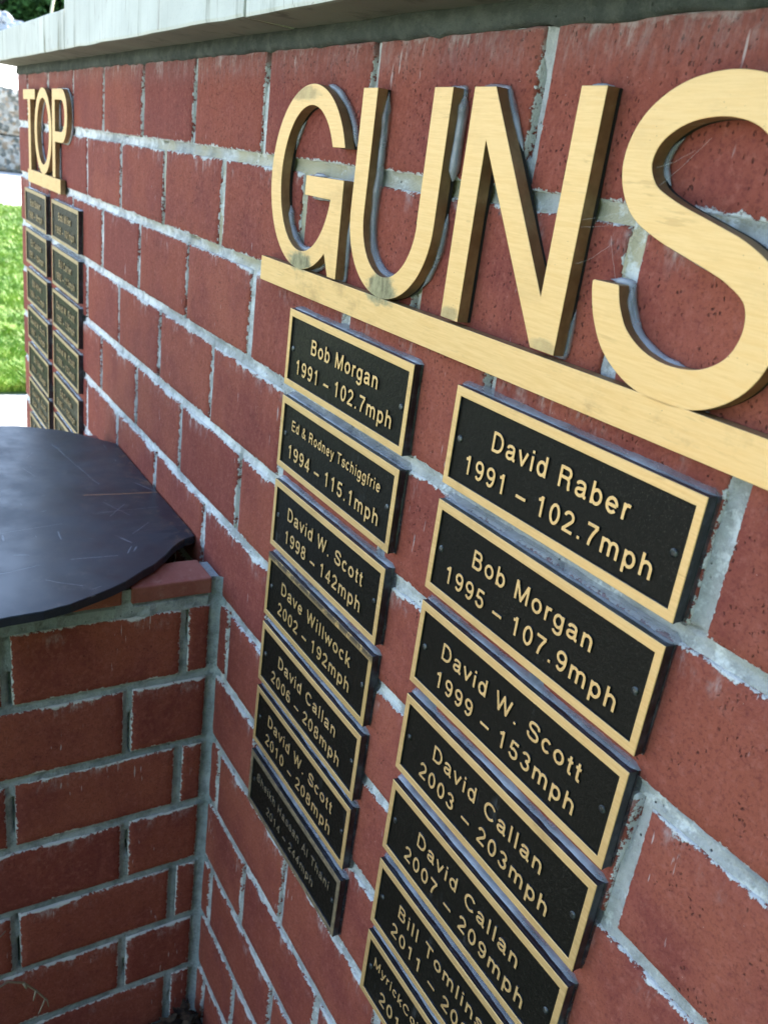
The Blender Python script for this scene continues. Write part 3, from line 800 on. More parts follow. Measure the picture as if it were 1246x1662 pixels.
# ------------------------------------------------------------------ black cover sheet
def cover_mat():
    g = NG('scratched_black_plastic')
    wo = g.coord('World'); x = g.sep(wo)
    n1, n2 = g.noise(wo, 5, 4, 0.6), g.noise(wo, 70, 5, 0.75)
    col = g.mix(g.ramp(n1, 0.35, 0.65), (0.009, 0.014, 0.024), (0.014, 0.021, 0.034))
    dust = g.math('MULTIPLY', g.ramp(n2, 0.5, 0.75), g.ramp(g.noise(wo, 9, 3), 0.4, 0.65, 0.02, 0.30))
    col = g.mix(dust, col, (0.19, 0.17, 0.15))
    scr = None
    for k, (ang, sc, st, th) in enumerate([(0.5, 46, 0.008, 0.725), (1.9, 60, 0.008, 0.75), (2.7, 38, 0.006, 0.74), (1.2, 80, 0.012, 0.745), (0.05, 52, 0.008, 0.715)]):
        mp = g.n('ShaderNodeMapping'); g.put(mp.inputs[0], wo); mp.inputs[2].default_value = (0, 0, ang); mp.inputs[1].default_value = (k * 3.7, k, 0)
        w = g.noise(g.scale(mp.outputs[0], (st * 12, 1.0, 1)), sc * 3, 2, 0.4, 0.1)
        s = g.math('MULTIPLY', g.ramp(w, th, th + 0.02), g.ramp(g.noise(wo, 16 + k * 5, 2), 0.48, 0.6))
        scr = s if scr is None else g.math('MAXIMUM', scr, s)
    def seg(ax, ay, bx, by, w, wob=0.003):
        dx, dy = bx - ax, by - ay; Ln = math.hypot(dx, dy)
        px, py = g.math('SUBTRACT', x[0], ax), g.math('SUBTRACT', x[1], ay)
        t = g.math('DIVIDE', g.math('ADD', g.math('MULTIPLY', px, dx), g.math('MULTIPLY', py, dy)), Ln * Ln)
        pd = g.math('DIVIDE', g.math('SUBTRACT', g.math('MULTIPLY', px, dy), g.math('MULTIPLY', py, dx)), Ln)
        pd = g.math('ADD', pd, g.math('MULTIPLY', g.math('SUBTRACT', g.noise(wo, 40, 3), 0.5), wob))
        a = g.ramp(g.math('ABSOLUTE', pd), w, w * 0.4)
        inside = g.math('MULTIPLY', g.math('GREATER_THAN', t, 0.0), g.math('LESS_THAN', t, 1.0))
        return g.math('MULTIPLY', g.math('MULTIPLY', a, inside), g.ramp(g.noise(wo, 160, 3, .7), 0.25, 0.5))
    for s_ in SEGS:
        scr = g.math('MAXIMUM', scr, seg(*s_))
    col = g.mix(g.math('MULTIPLY', scr, 0.36), col, (0.30, 0.33, 0.37))
    for s_ in RUST: col = g.mix(seg(*s_), col, (0.30, 0.15, 0.07))
    rb = g.math('MULTIPLY', g.ramp(x[1], -0.055, -0.004), g.ramp(g.noise(wo, 45, 5, 0.8), 0.50, 0.68))
    col = g.mix(g.math('MULTIPLY', rb, 0.7), col, (0.20, 0.12, 0.07))
    rough = g.math('ADD', g.ramp(g.noise(wo, 14, 4, 0.7), 0.3, 0.7, 0.30, 0.46), g.math('MULTIPLY', dust, 0.3))
    h = g.math('ADD', g.math('MULTIPLY', g.noise(wo, 6, 2), 3), g.math('MULTIPLY', scr, -0.2))
    return g.bsdf(col, rough, 0, g.bump(h, 0.35, 0.002), 0.6, Specular_Tint=(0.78, 0.92, 1.0, 1.0))
SEGS = [(0.097, -0.100, 0.284, -0.074, 0.0007, 0.006), (0.516, -0.163, 0.519, -0.109, 0.0012, 0.004), (0.535, -0.255, 0.522, -0.203, 0.0010, 0.006), (0.425, -0.240, 0.410, -0.150, 0.0006, 0.004),
        (0.385, -0.100, 0.382, -0.018, 0.0006, 0.005), (0.350, -0.085, 0.402, -0.062, 0.0006, 0.004), (0.40, -0.088, 0.362, -0.058, 0.0006, 0.004), (0.46, -0.075, 0.43, -0.045, 0.0006, 0.006), (0.56, -0.20, 0.585, -0.165, 0.0008, 0.006),
        (0.20, -0.16, 0.235, -0.15, 0.0006, 0.008)]
RUST = [(0.329, 0.000, 0.321, -0.104, 0.0018, 0.004)]
M['cover'] = cover_mat()
def cover():
    edge = [(485, -1.5), (491, -17), (502, -31), (516, -43), (530, -54), (554, -76), (566, -93), (580, -109), (588, -119), (599, -138), (610, -161), (622, -187), (629, -215), (632, -258),
            (630, -330), (618, -420), (590, -500), (545, -575), (480, -640), (400, -685), (300, -705), (200, -690), (120, -650), (55, -580), (15, -480), (-5, -360), (-10, -250),
            (-8, -161), (-5, -133), (9, -106), (27, -71), (50, -47), (79, -24), (109, -1.5), (160, -1.5), (220, -1.5), (280, -1.5), (340, -1.5), (400, -1.5), (445, -1.5)]
    # densify
    E = []
    for a, b in zip(edge, edge[1:] + edge[:1]):
        n = max(1, int(math.hypot(a[0] - b[0], a[1] - b[1]) / 9))
        for i in range(n): E.append((a[0] + (b[0] - a[0]) * i / n, a[1] + (b[1] - a[1]) * i / n))
    c = (300.0, -260.0); rings = 16; n = len(E); V, F = [], []
    def zt(x, y):
        lift = -1.5 * math.exp(-((x - 492) ** 2 + (y + 10) ** 2) / 500.0) + 2.0 * math.exp(-((x - 462) ** 2 + (y + 22) ** 2) / 700)
        return -462.0 + lift + 1.2 * noise.noise(Vector((x * .008, y * .008, 1))) 
    def zb(x, y, e): return zt(x, y) - 10.5
    for lay_ in (0, 1):
        for r in range(rings):
            t = 1 - (r / rings)
            for i, (x, y) in enumerate(E):
                jx = noise.noise(Vector((i * .6, 0, 7))) * 0.7 if r == 0 else 0
                X, Y = c[0] + (x - c[0]) * t, c[1] + (y - c[1]) * t
                if r == 0 and lay_ == 0: X, Y = c[0] + (x - c[0]) * 0.9975 , c[1] + (y - c[1]) * 0.9975
                V.append((X + jx, min(Y, -0.8), zt(X, Y) if lay_ == 0 else zb(X, Y, r)))
        V.append((c[0], c[1], zt(*c) if lay_ == 0 else zb(*c, 1)))
    o1 = rings * n + 1
    for r in range(rings - 1):
        for i in range(n):
            a, b = r * n + i, r * n + (i + 1) % n
            F.append((a, a + n, b + n, b)); F.append((o1 + a, o1 + b, o1 + b + n, o1 + a + n))
    for i in range(n):
        a, b = (rings - 1) * n + i, (rings - 1) * n + (i + 1) % n
        F.append((a, rings * n, b)); F.append((o1 + a, o1 + b, o1 + rings * n))
    m0 = len(V)
    for i in range(n):  # small chamfer ring
        x, y, z = V[i]; V.append((E[i][0] + (x - (c[0] + (E[i][0] - c[0]) * .9975)), min(E[i][1], -0.6), z - 1.0))
    for i in range(n):
        b = (i + 1) % n
        F.append((i, b, m0 + b, m0 + i)); F.append((m0 + i, m0 + b, o1 + b, o1 + i))
    V = [(x * MM, y * MM, z * MM + GZ) for x, y, z in V]
    tag(put('cover_sheet', mesh('cover_sheet', V, F, M['cover'])), 'scratched black plastic sheet with clipped corners covering the brick enclosure', 'cover')
cover()

# ------------------------------------------------------------------ outlines to metal
def arc(cx, cy, rx, ry, a0, a1, n=None):
    n = n or max(6, int(abs(a1 - a0) / 10))
    return [(cx + rx * math.cos(math.radians(a0 + (a1 - a0) * i / n)), cy + ry * math.sin(math.radians(a0 + (a1 - a0) * i / n))) for i in range(n + 1)]
def smooth(P, sub=6):
    out = []
    Q = [P[0]] + list(P) + [P[-1]]
    for i in range(1, len(Q) - 2):
        p0, p1, p2, p3 = [np.array(q, float) for q in Q[i - 1:i + 3]]
        for k in range(sub):
            t = k / sub
            out.append(tuple(0.5 * (2 * p1 + (p2 - p0) * t + (2 * p0 - 5 * p1 + 4 * p2 - p3) * t * t + (3 * p1 - p0 - 3 * p2 + p3) * t ** 3)))
    out.append(tuple(P[-1])); return out
def sdf_contours(strokes, hw, step, tol):
    allp = np.array([q for s in strokes for q in s])
    x0, y0 = allp.min(0) - hw - 3 * step; x1, y1 = allp.max(0) + hw + 3 * step
    X = np.arange(x0, x1, step); Y = np.arange(y0, y1, step)
    GX, GY = np.meshgrid(X, Y, indexing='ij'); D = np.full(GX.shape, 1e9)
    DA = D
    for s in strokes:
        D = np.full(GX.shape, 1e9)
        closed = math.hypot(s[0][0] - s[-1][0], s[0][1] - s[-1][1]) < 1e-6
        for i in range(len(s) - 1):
            a, b = np.array(s[i], float), np.array(s[i + 1], float); d = b - a; Ln = np.linalg.norm(d)
            if Ln < 1e-9: continue
            d /= Ln; px, py = GX - a[0], GY - a[1]
            al = px * d[0] + py * d[1]; pe = np.abs(px * d[1] - py * d[0])
            ex = np.maximum(-al, al - Ln)
            rnd_ = np.where(ex > 0, np.hypot(np.maximum(ex, 0), pe) - hw, pe - hw)
            flat = np.maximum(pe - hw, ex)
            fs = (i == 0 and not closed); fe = (i == len(s) - 2 and not closed)
            q = rnd_
            if fs: q = np.where(al < 0, np.maximum(flat, rnd_), q)
            if fe: q = np.where(al > Ln, np.maximum(flat, rnd_), q)
            D = np.minimum(D, q)
        if not closed:
            for e_, n_ in ((np.array(s[0], float), np.array(s[1], float)), (np.array(s[-1], float), np.array(s[-2], float))):
                o_ = (e_ - n_) / (np.linalg.norm(e_ - n_) + 1e-9)
                pj = (GX - e_[0]) * o_[0] + (GY - e_[1]) * o_[1]
                mk = (np.hypot(GX - e_[0], GY - e_[1]) < 1.7 * hw) & (pj > -step * 2)
                D = np.where(mk, np.maximum(D, pj), D)
        DA = np.minimum(DA, D)
    D = DA
    # marching squares
    nx, ny = D.shape; I = D < 0
    seg = {}
    def ip(i, j, k, l):
        a, b = D[i, j], D[k, l]; t = a / (a - b); return (X[i] + (X[k] - X[i]) * t, Y[j] + (Y[l] - Y[j]) * t)
    c = I[:-1, :-1].astype(int) + I[1:, :-1] * 2 + I[1:, 1:] * 4 + I[:-1, 1:] * 8
    pos = {}
    tab = {1: [(3, 0)], 2: [(0, 1)], 3: [(3, 1)], 4: [(1, 2)], 5: [(3, 0), (1, 2)], 6: [(0, 2)], 7: [(3, 2)], 8: [(2, 3)], 9: [(2, 0)], 10: [(0, 1), (2, 3)], 11: [(2, 1)], 12: [(1, 3)], 13: [(1, 0)], 14: [(0, 3)]}
    def key(i, j, e):
        if e == 0: return ('h', i, j)
        if e == 1: return ('v', i + 1, j)
        if e == 2: return ('h', i, j + 1)
        return ('v', i, j)
    for i, j in np.argwhere((c > 0) & (c < 15)):
        for a, b in tab[int(c[i, j])]:
            ka, kb = key(i, j, a), key(i, j, b)
            for kk in (ka, kb):
                if kk not in pos:
                    pos[kk] = ip(kk[1], kk[2], kk[1] + 1, kk[2]) if kk[0] == 'h' else ip(kk[1], kk[2], kk[1], kk[2] + 1)
            seg.setdefault(ka, []).append(kb); seg.setdefault(kb, []).append(ka)
    loops, seen = [], set()
    for k0 in list(seg):
        if k0 in seen: continue
        lp, k, pr = [], k0, None
        while k not in seen:
            seen.add(k); lp.append(pos[k])
            nx_ = [q for q in seg[k] if q not in seen]
            if not nx_: break
            k = nx_[0]
        if len(lp) > 5: loops.append(lp)
    def dp(P):
        P = np.array(P); keep = np.zeros(len(P), bool); keep[0] = keep[-1] = True; st = [(0, len(P) - 1)]
        while st:
            a, b = st.pop()
            if b - a < 2: continue
            d = P[b] - P[a]; n = np.hypot(*d) + 1e-12
            q = P[a + 1:b] - P[a]
            e = np.abs(q[:, 0] * d[1] - q[:, 1] * d[0]) / n if n > 1e-6 else np.hypot(q[:, 0], q[:, 1])
            k = e.argmax()
            if e[k] > tol: keep[a + 1 + k] = True; st += [(a, a + 1 + k), (a + 1 + k, b)]
        return P[keep].tolist()
    res = []
    for lp in loops:
        h = len(lp) // 2; r = dp(lp[:h + 1])[:-1] + dp(lp[h:] + lp[:1])[:-1]
        if len(r) > 2: res.append(r)
    return res
def extrude(name, contours, half, bev, mats):
    """contours in metres in XY; extruded along Z; mats[0] on the faces, mats[1] on the flanks"""
    cu = bpy.data.curves.new(name, 'CURVE'); cu.dimensions = '2D'; cu.fill_mode = 'BOTH'
    for c in contours:
        sp = cu.splines.new('POLY'); sp.points.add(len(c) - 1)
        sp.points.foreach_set('co', [q for p_ in c for q in (p_[0], p_[1], 0, 1)]); sp.use_cyclic_u = True
    cu.extrude = half - bev; cu.bevel_depth = bev; cu.bevel_resolution = 1; cu.offset = -bev
    ob = bpy.data.objects.new(name, cu)
    me = bpy.data.meshes.new_from_object(ob)
    bpy.data.objects.remove(ob); bpy.data.curves.remove(cu)
    me.name = name; me.materials.clear()
    for mt in mats: me.materials.append(mt)
    for p_ in me.polygons:
        p_.material_index = 0 if p_.normal.z > 0.25 else 1
        p_.use_smooth = False
    return me
FACE = Matrix(((1, 0, 0), (0, 0, -1), (0, 1, 0)))
ROTX = (math.pi / 2, 0, 0)

# ------------------------------------------------------------------ big bronze letters (outlines in mm on the wall plane)
def rect(x0, x1, z0, z1): return [(x0, z0), (x1, z0), (x1, z1), (x0, z1)]
ZB, ZTOP = -84.0, 62.0
LET = {}
cx, cz = 733, -10.5
LET['G'] = [arc(cx, cz, 71.5, 76, 22, 312, 70) + [(790.5, -84.8), (805.2, -84.8), (803, -6.4), (734.5, -6.8), (734.5, -23.0), (782.2, -23.0)] + arc(733.5, -11, 50.5, 60, -11.5, -331.5, 60)]
LET['U'] = [[(819.5, ZTOP)] + [(819.5, -27)] + arc(879.5, -27, 60, 59.5, 180, 360, 40) + [(939.5, ZTOP), (917.5, ZTOP), (917.5, -27)] + arc(879.5, -27, 38.5, 43.5, 360, 180, 30) + [(841, ZTOP)]]
LET['N'] = [[(963.4, -83.6), (963.4, ZTOP), (985.5, ZTOP), (1061.8, -52.5), (1062.2, ZTOP), (1082.3, ZTOP), (1082.3, -83.4), (1060.8, -83.2), (983.6, 31), (983.6, -83.8)]]
sc = smooth([(1111.5, -35.5), (1111.9, -39), (1116.6, -51), (1127, -64.5), (1145, -74.5), (1167, -78.2), (1190, -74.5), (1207, -62), (1213.4, -43), (1208, -25), (1191, -14.3), (1167, -7), (1143, -0.2),
             (1124.5, 8.5), (1115.3, 24), (1120, 41), (1137, 53.5), (1161, 58.3), (1184, 55), (1200, 44.5), (1208, 28)], 8)
LET['S'] = sdf_contours([sc], 10.0, 1.0, 0.05)
LET['T'] = [[(-594, 65.3), (-474, 65.3), (-474, 47.5), (-523.5, 47.5), (-523.5, -83.5), (-545, -83.5), (-545, 47.5), (-594, 47.5)]]
LET['O'] = [arc(-402, -8, 78, 76, 0, 354, 60), arc(-402, -8, 56.5, 58.5, 0, 354, 50)]
LET['P'] = [[(-316, -82.5), (-316, 65.5)] + [(-250, 65.5)] + arc(-241, 22, 45, 43.5, 90, -90, 24) + [(-294.5, -21.5), (-294.5, -82.5)],
            [(-294.5, 48)] + [(-294.5, -4)] + arc(-244, 22, 28, 26, -90, 90, 18)]
info = {'G': 'large bronze capital G with a tarnished foot, first letter of GUNS', 'U': 'large bronze capital U with a dark stain at its bottom, between G and N',
        'N': 'large bronze capital N with a cobwebbed right side, between U and S', 'S': 'largest looking bronze capital S at the right edge of the wall',
        'T': 'bronze capital T, first letter of the far word TOP', 'O': 'bronze capital O in the middle of the far word TOP', 'P': 'bronze capital P, last letter of the far word TOP'}
def bead(contour, off, gate_seed, y=-1.6, rmax=2.4, thr=0.45, zmax=None, step=2.5, closed=True):
    """ribs of sealant following part of an outline (mm)"""
    P = []
    C = list(contour) + ([contour[0]] if closed else [])
    area = sum(C[i][0] * C[i + 1][1] - C[i + 1][0] * C[i][1] for i in range(len(C) - 1))
    sgn = 1 if area > 0 else -1
    for a, b in zip(C[:-1], C[1:]):
        d = math.hypot(b[0] - a[0], b[1] - a[1]); n = max(1, int(d / step)); nx_, nz_ = (b[1] - a[1]) / (d + 1e-9), -(b[0] - a[0]) / (d + 1e-9)
        for i in range(n):
            t = i / n; P.append((a[0] + (b[0] - a[0]) * t + nx_ * off * sgn, a[1] + (b[1] - a[1]) * t + nz_ * off * sgn))
    geos, run = [], []
    def flush():
        if len(run) > 5:
            r = [max(0.2, q[3] * min(1, k / 3, (len(run) - 1 - k) / 3)) for k, q in enumerate(run)]
            geos.append(tube_geo([(q[0] * MM, q[2] * MM, q[1] * MM) for q in run], [x * MM for x in r], 6))
        run.clear()
    for (x, z) in P:
        g_ = noise.noise(Vector((x * .02, z * .02, gate_seed))) * .5 + .5
        if g_ > thr: run.append((x, z, y, rmax * (0.6 + 0.25 * noise.noise(Vector((x * .07, z * .07, 3))) + 0.4 * min(1, (g_ - thr) * 4))))
        else: flush()
    flush()
    return geos
LT, LB = 9.0, 2.0        # thickness and stand-off
for ch, cons in LET.items():
    t = empty('bronze_letter', (0, 0, GZ)); 
    tag(t, info[ch], 'letter', 'raised letters of the word ' + ('GUNS' if ch in 'GUNS' else 'TOP'))
    me = extrude('letter_body', [[(a * MM, b * MM) for a, b in c] for c in cons], LT / 2 * MM, 0.35 * MM, [M['gold'], M['bronze_side']])
    put('letter_body', me, t, (0, -(LB + LT / 2) * MM, 0), ROTX)
    # dark filler painting the shade in the stand-off gap behind the letter
    me = extrude('packing', [[(a * MM, b * MM) for a, b in c] for c in cons], (LB / 2 + 0.2) * MM, 0.1 * MM, [M['dirt'], M['dirt']])
    put('packing', me, t, (0, -(LB / 2 - 0.3) * MM, 0), ROTX)
    thr = {'G': .47, 'U': .40, 'N': .60, 'S': .50, 'T': .7, 'O': .5, 'P': .42}[ch]
    geos = []
    for ci, c in enumerate(cons):
        area = sum(c[i][0] * c[(i + 1) % len(c)][1] - c[(i + 1) % len(c)][0] * c[i][1] for i in range(len(c)))
        outer = ci == 0
        geos += bead(c, 1.0 if outer else -1.0, ord(ch) * 1.7 + ci, -1.0, 2.4, thr)
    for V, F in geos: put('sealant', mesh('sealant', V, F, M['silicone'], None, True), t)
# explicit beads seen beside the U and the G
def strand(parent, pts, r, mat, y=-1.5):
    P = smooth(pts, 8)
    V, F = tube_geo([(a * MM, (y + 0.3 * noise.noise(Vector((a * .1, b * .1, 0)))) * MM, b * MM) for a, b in P], [max(.25, r * min(1, k / 4, (len(P) - 1 - k) / 4) * (0.85 + 0.22 * noise.noise(Vector((P[k][0] * .08, P[k][1] * .08, 9))))) * MM for k in range(len(P))], 7)
    return put('sealant', mesh('sealant', V, F, mat, None, True), parent)
LO = {o_['label'][6 if False else 0:]: o_ for o_ in COL.objects if o_.name.startswith('bronze_letter')}
def by(ch): return [o_ for o_ in COL.objects if o_.get('label') == info[ch]][0]
strand(by('U'), [(843, 60), (843.5, 20), (843, -20), (845, -42), (853, -60), (868, -69), (884, -71)], 4.2, M['silicone'], -2.0)
strand(by('U'), [(941.5, 59), (942, 40), (941.5, 20), (941.5, 4)], 4.6, M['silicone'], -2.0)
strand(by('G'), [(690, -35), (697, -52), (710, -64), (727, -70), (744, -68)], 3.6, M['silicone'], -2.0)
strand(by('G'), [(742, 66), (762, 61), (781, 50), (795, 36), (801, 20)], 3.2, M['silicone'], -1.5)
strand(by('S'), [(1122.5, -37), (1127, -50), (1138, -61), (1155, -68), (1172, -69)], 3.2, M['silicone'], -2.0)

# the two flat bars under the words
for (a, b, lab, z1, z0) in [(652, 1283, 'long flat bronze bar underlining the word GUNS', -86.3, -108.8), (-558, -253, 'short flat bronze bar underlining the far word TOP', -83.5, -108.0)]:
    t = empty('bronze_bar', (0, 0, GZ)); tag(t, lab, 'bar')
    me = extrude('bar_body', [[(q[0] * MM, q[1] * MM) for q in rect(a, b, z0, z1)]], LT / 2 * MM, 0.35 * MM, [M['gold'], M['bronze_side']])
    put('bar_body', me, t, (0, -(LB + LT / 2) * MM, 0), ROTX)
    me = extrude('packing', [[(q[0] * MM, q[1] * MM) for q in rect(a + 2, b - 2, z0 + 1.5, z1 - 1.5)]], (LB / 2 + .2) * MM, 0.1 * MM, [M['dirt'], M['dirt']])  # painted shade for the gap behind the bar
    put('packing', me, t, (0, -(LB / 2 - 0.3) * MM, 0), ROTX)

# ------------------------------------------------------------------ raised lettering for the plaques (own stroke alphabet)
Cp = lambda *a: arc(*a)
six = [arc(278, 222, 188, 177, 0, 360), arc(292, 345, 202, 330, 48, 180) + [(90, 222)]]
GL = {
 '1': (556, [[(300, 0), (300, 718)], [(110, 560), (215, 582), (285, 690)]]),
 '2': (556, [arc(272, 505, 185, 170, 172, -38) + [(75, 60)], [(45, 45), (510, 45)]]),
 '3': (556, [arc(262, 528, 165, 146, 165, -90), arc(262, 212, 190, 168, 90, -168)]),
 '4': (556, [[(385, 0), (385, 718)], [(385, 680), (60, 210)], [(30, 205), (525, 205)]]),
 '5': (556, [[(485, 673), (135, 673)], [(150, 700), (108, 350)], arc(272, 225, 190, 182, 138, -165)]),
 '6': (556, six), '7': (556, [[(40, 673), (510, 673)], smooth([(480, 660), (340, 430), (250, 210), (215, 0)], 4)]),
 '8': (556, [arc(278, 525, 160, 148, 0, 360), arc(278, 207, 190, 164, 0, 360)]),
 '9': (556, [[(556 - a, 718 - b) for a, b in s] for s in six]),
 '0': (556, [arc(278, 359, 188, 314, 0, 360)]),
 'B': (667, [[(125, 0), (125, 718)], [(125, 673), (370, 673)] + arc(375, 535, 145, 138, 90, -90) + [(125, 397)], [(125, 392), (390, 392)] + arc(395, 218, 165, 173, 90, -90) + [(125, 45)]]),
 'D': (722, [[(125, 0), (125, 718)], [(125, 673), (320, 673)] + arc(325, 359, 290, 314, 90, -90) + [(125, 45)]]),
 'R': (722, [[(125, 0), (125, 718)], [(125, 673), (410, 673)] + arc(415, 520, 152, 153, 90, -90) + [(125, 367)], smooth([(400, 367), (500, 335), (540, 250), (548, 90), (585, 0)], 5)]),
 'M': (833, [[(118, 0), (118, 718)], [(715, 0), (715, 718)], [(130, 700), (416, 45), (703, 700)]]),
 'W': (944, [[(55, 718), (265, 45), (472, 680), (679, 45), (889, 718)]]),
 'S': (667, [smooth([(578, 520), (540, 620), (440, 667), (333, 674), (205, 655), (122, 580), (122, 480), (200, 408), (333, 372), (480, 330), (570, 250), (560, 130), (470, 62), (340, 45), (190, 62), (100, 130), (80, 235)], 4)]),
 'C': (722, [arc(378, 359, 300, 314, 38, 322)]),
 'T': (611, [[(15, 673), (596, 673)], [(305, 0), (305, 673)]]),
 'A': (667, [[(40, 0), (333, 690), (627, 0)], [(140, 225), (527, 225)]]),
 'E': (667, [[(125, 0), (125, 718)], [(125, 673), (610, 673)], [(125, 378), (575, 378)], [(125, 45), (622, 45)]]),
 'H': (722, [[(125, 0), (125, 718)], [(600, 0), (600, 718)], [(125, 378), (600, 378)]]),
 '&': (667, [smooth([(630, 0), (400, 255), (200, 480), (190, 590), (290, 670), (395, 600), (360, 490), (200, 370), (95, 250), (100, 120), (220, 45), (380, 70), (500, 180), (550, 320)], 4)]),
 'a': (556, [smooth([(80, 370), (125, 450), (260, 480), (385, 450), (420, 370)], 4) + [(420, 110), (450, 50), (530, 42)], smooth([(420, 290), (280, 270), (125, 235), (75, 150), (110, 68), (220, 38), (345, 75), (420, 175)], 4)]),
 'b': (556, [[(105, 0), (105, 718)], arc(288, 262, 183, 220, 0, 360)]), 'c': (500, [arc(262, 262, 188, 220, 42, 318)]),
 'd': (556, [[(452, 0), (452, 718)], arc(268, 262, 184, 220, 0, 360)]),
 'e': (556, [arc(278, 262, 195, 220, 0, 322), [(85, 262), (473, 262)]]),
 'f': (290, [smooth([(135, 0), (135, 300), (135, 560), (170, 655), (280, 672)], 4), [(20, 478), (262, 478)]]),
 'g': (556, [arc(265, 272, 185, 210, 0, 360), [(452, 523), (452, -20)] + arc(264, -20, 188, 150, 0, -158)]),
 'h': (556, [[(105, 0), (105, 718)], [(105, 260)] + arc(277, 312, 170, 168, 180, 0) + [(447, 0)]]),
 'i': (235, [[(117, 0), (117, 523)], [(117, 615), (117, 718)]]), 'l': (235, [[(117, 0), (117, 718)]]),
 'k': (520, [[(105, 0), (105, 718)], [(110, 190), (430, 523)], [(215, 300), (465, 0)]]),
 'm': (833, [[(105, 0), (105, 523)], [(105, 280)] + arc(262, 325, 155, 155, 180, 0) + [(417, 0)], [(417, 280)] + arc(572, 325, 155, 155, 180, 0) + [(727, 0)]]),
 'n': (556, [[(105, 0), (105, 523)], [(105, 260)] + arc(277, 312, 170, 168, 180, 0) + [(447, 0)]]),
 'o': (556, [arc(278, 262, 200, 220, 0, 360)]), 'p': (556, [[(105, -207), (105, 523)], arc(288, 262, 183, 220, 0, 360)]),
 'r': (345, [[(105, 0), (105, 523)], smooth([(105, 280), (150, 425), (235, 482), (335, 476)], 4)]),
 's': (500, [smooth([(428, 370), (380, 455), (250, 482), (120, 440), (92, 370), (150, 305), (260, 272), (400, 235), (430, 150), (370, 65), (245, 40), (110, 75), (62, 165)], 4)]),
 't': (290, [smooth([(140, 668), (140, 400), (140, 110), (175, 48), (268, 44)], 4), [(15, 478), (262, 478)]]),
 'v': (500, [[(35, 523), (250, 45), (465, 523)]]), 'w': (722, [[(30, 523), (195, 45), (361, 480), (527, 45), (692, 523)]]),
 'y': (500, [[(35, 523), (252, 45)], smooth([(465, 523), (330, 180), (235, -80), (165, -162), (60, -158)], 4)]),
 '.': (278, [[(139, 0), (139, 100)]]), '-': (556, [[(20, 250), (536, 250)]]),
}
_gm = {}
def glyph(ch):
    if ch not in _gm:
        cons = sdf_contours([[tuple(q) for q in s] for s in GL[ch][1]], 55.0, 15.0, 2.2)
        _gm[ch] = extrude('letter', [[(a * 1e-3, b * 1e-3) for a, b in c] for c in cons], 0.055, 0.006, [M['gold'], M['edge']])
    return _gm[ch]
TRK = 108
def width(s): return sum((GL[c][0] if c != ' ' else 278) + TRK for c in s) - TRK
def text_line(parent, s, xc, zbase, cap, y, maxw=None, squeeze=1.0):
    em = cap / 718.0
    w = width(s) * em; sx = 1.0 if maxw is None or w <= maxw else maxw / w
    x = xc - w * sx / 2
    for c in s:
        if c != ' ':
            o = put('letter', glyph(c), parent, (x * MM, y * MM, zbase * MM), ROTX, (em * sx, em, 0.018))
            o.scale = (em * sx, em, 0.018)
            x += (GL[c][0] + TRK) * em * sx
        else: x += (278 + TRK) * em * sx

PW, PH = 216.0, 72.0
def mesh_plate():
    # backing plate with thin chamfer, black
    return bevel_box('backing_plate', -PW / 2 * MM, PW / 2 * MM, -8.4 * MM, -1.8 * MM, -PH * MM, 0, M['edge'], 0.0004, 1)
def mesh_floor():
    v, f = box_geo(-(PW / 2 - 4) * MM, (PW / 2 - 4) * MM, -8.6 * MM, -7.0 * MM, -(PH - 4) * MM, -4 * MM)
    return mesh('recessed_field', v, f, M['enamel'])
def mesh_frame():
    a, b, c, d = -PW / 2, PW / 2, -PH, 0.0
    ia, ib, ic, id_ = a + 5.6, b - 5.6, c + 6.2, d - 6.8
    yf, yb, ch = -10.4, -8.3, 0.35
    V, F, mi = [], [], []
    rings = [[(a, c), (b, c), (b, d), (a, d)], yb], [[(a, c), (b, c), (b, d), (a, d)], yf + ch], [[(a + ch, c + ch), (b - ch, c + ch), (b - ch, d - ch), (a + ch, d - ch)], yf], \
            [[(ia - ch, ic - ch), (ib + ch, ic - ch), (ib + ch, id_ + ch), (ia - ch, id_ + ch)], yf], [[(ia, ic), (ib, ic), (ib, id_), (ia, id_)], yf + ch], [[(ia, ic), (ib, ic), (ib, id_), (ia, id_)], yb]
    for pts, y in rings:
        for (x, z) in pts: V.append((x * MM, y * MM, z * MM))
    for r in range(5):
        for i in range(4):
            F.append((r * 4 + i, r * 4 + (i + 1) % 4, (r + 1) * 4 + (i + 1) % 4, (r + 1) * 4 + i)); mi.append(1 if r in (0, 4) else 0)
    return mesh('frame', V, F, [M['gold'], M['edge']], mi)
PM = [mesh_plate(), mesh_floor(), mesh_frame()]
def mesh_screw():
    V, F = [], []
    n = 14
    for r, y in ((2.7, -8.5), (2.7, -9.0), (2.0, -9.5), (1.0, -9.75)):
        for k in range(n): V.append((r * math.cos(2 * math.pi * k / n) * MM, y * MM, r * math.sin(2 * math.pi * k / n) * MM))
    for q in range(3):
        for k in range(n): F.append((q * n + k, q * n + (k + 1) % n, (q + 1) * n + (k + 1) % n, (q + 1) * n + k))
    F.append(tuple(range(3 * n, 4 * n)))
    return mesh('screw', V, F, M['screw'], None, True)
SCR = mesh_screw()
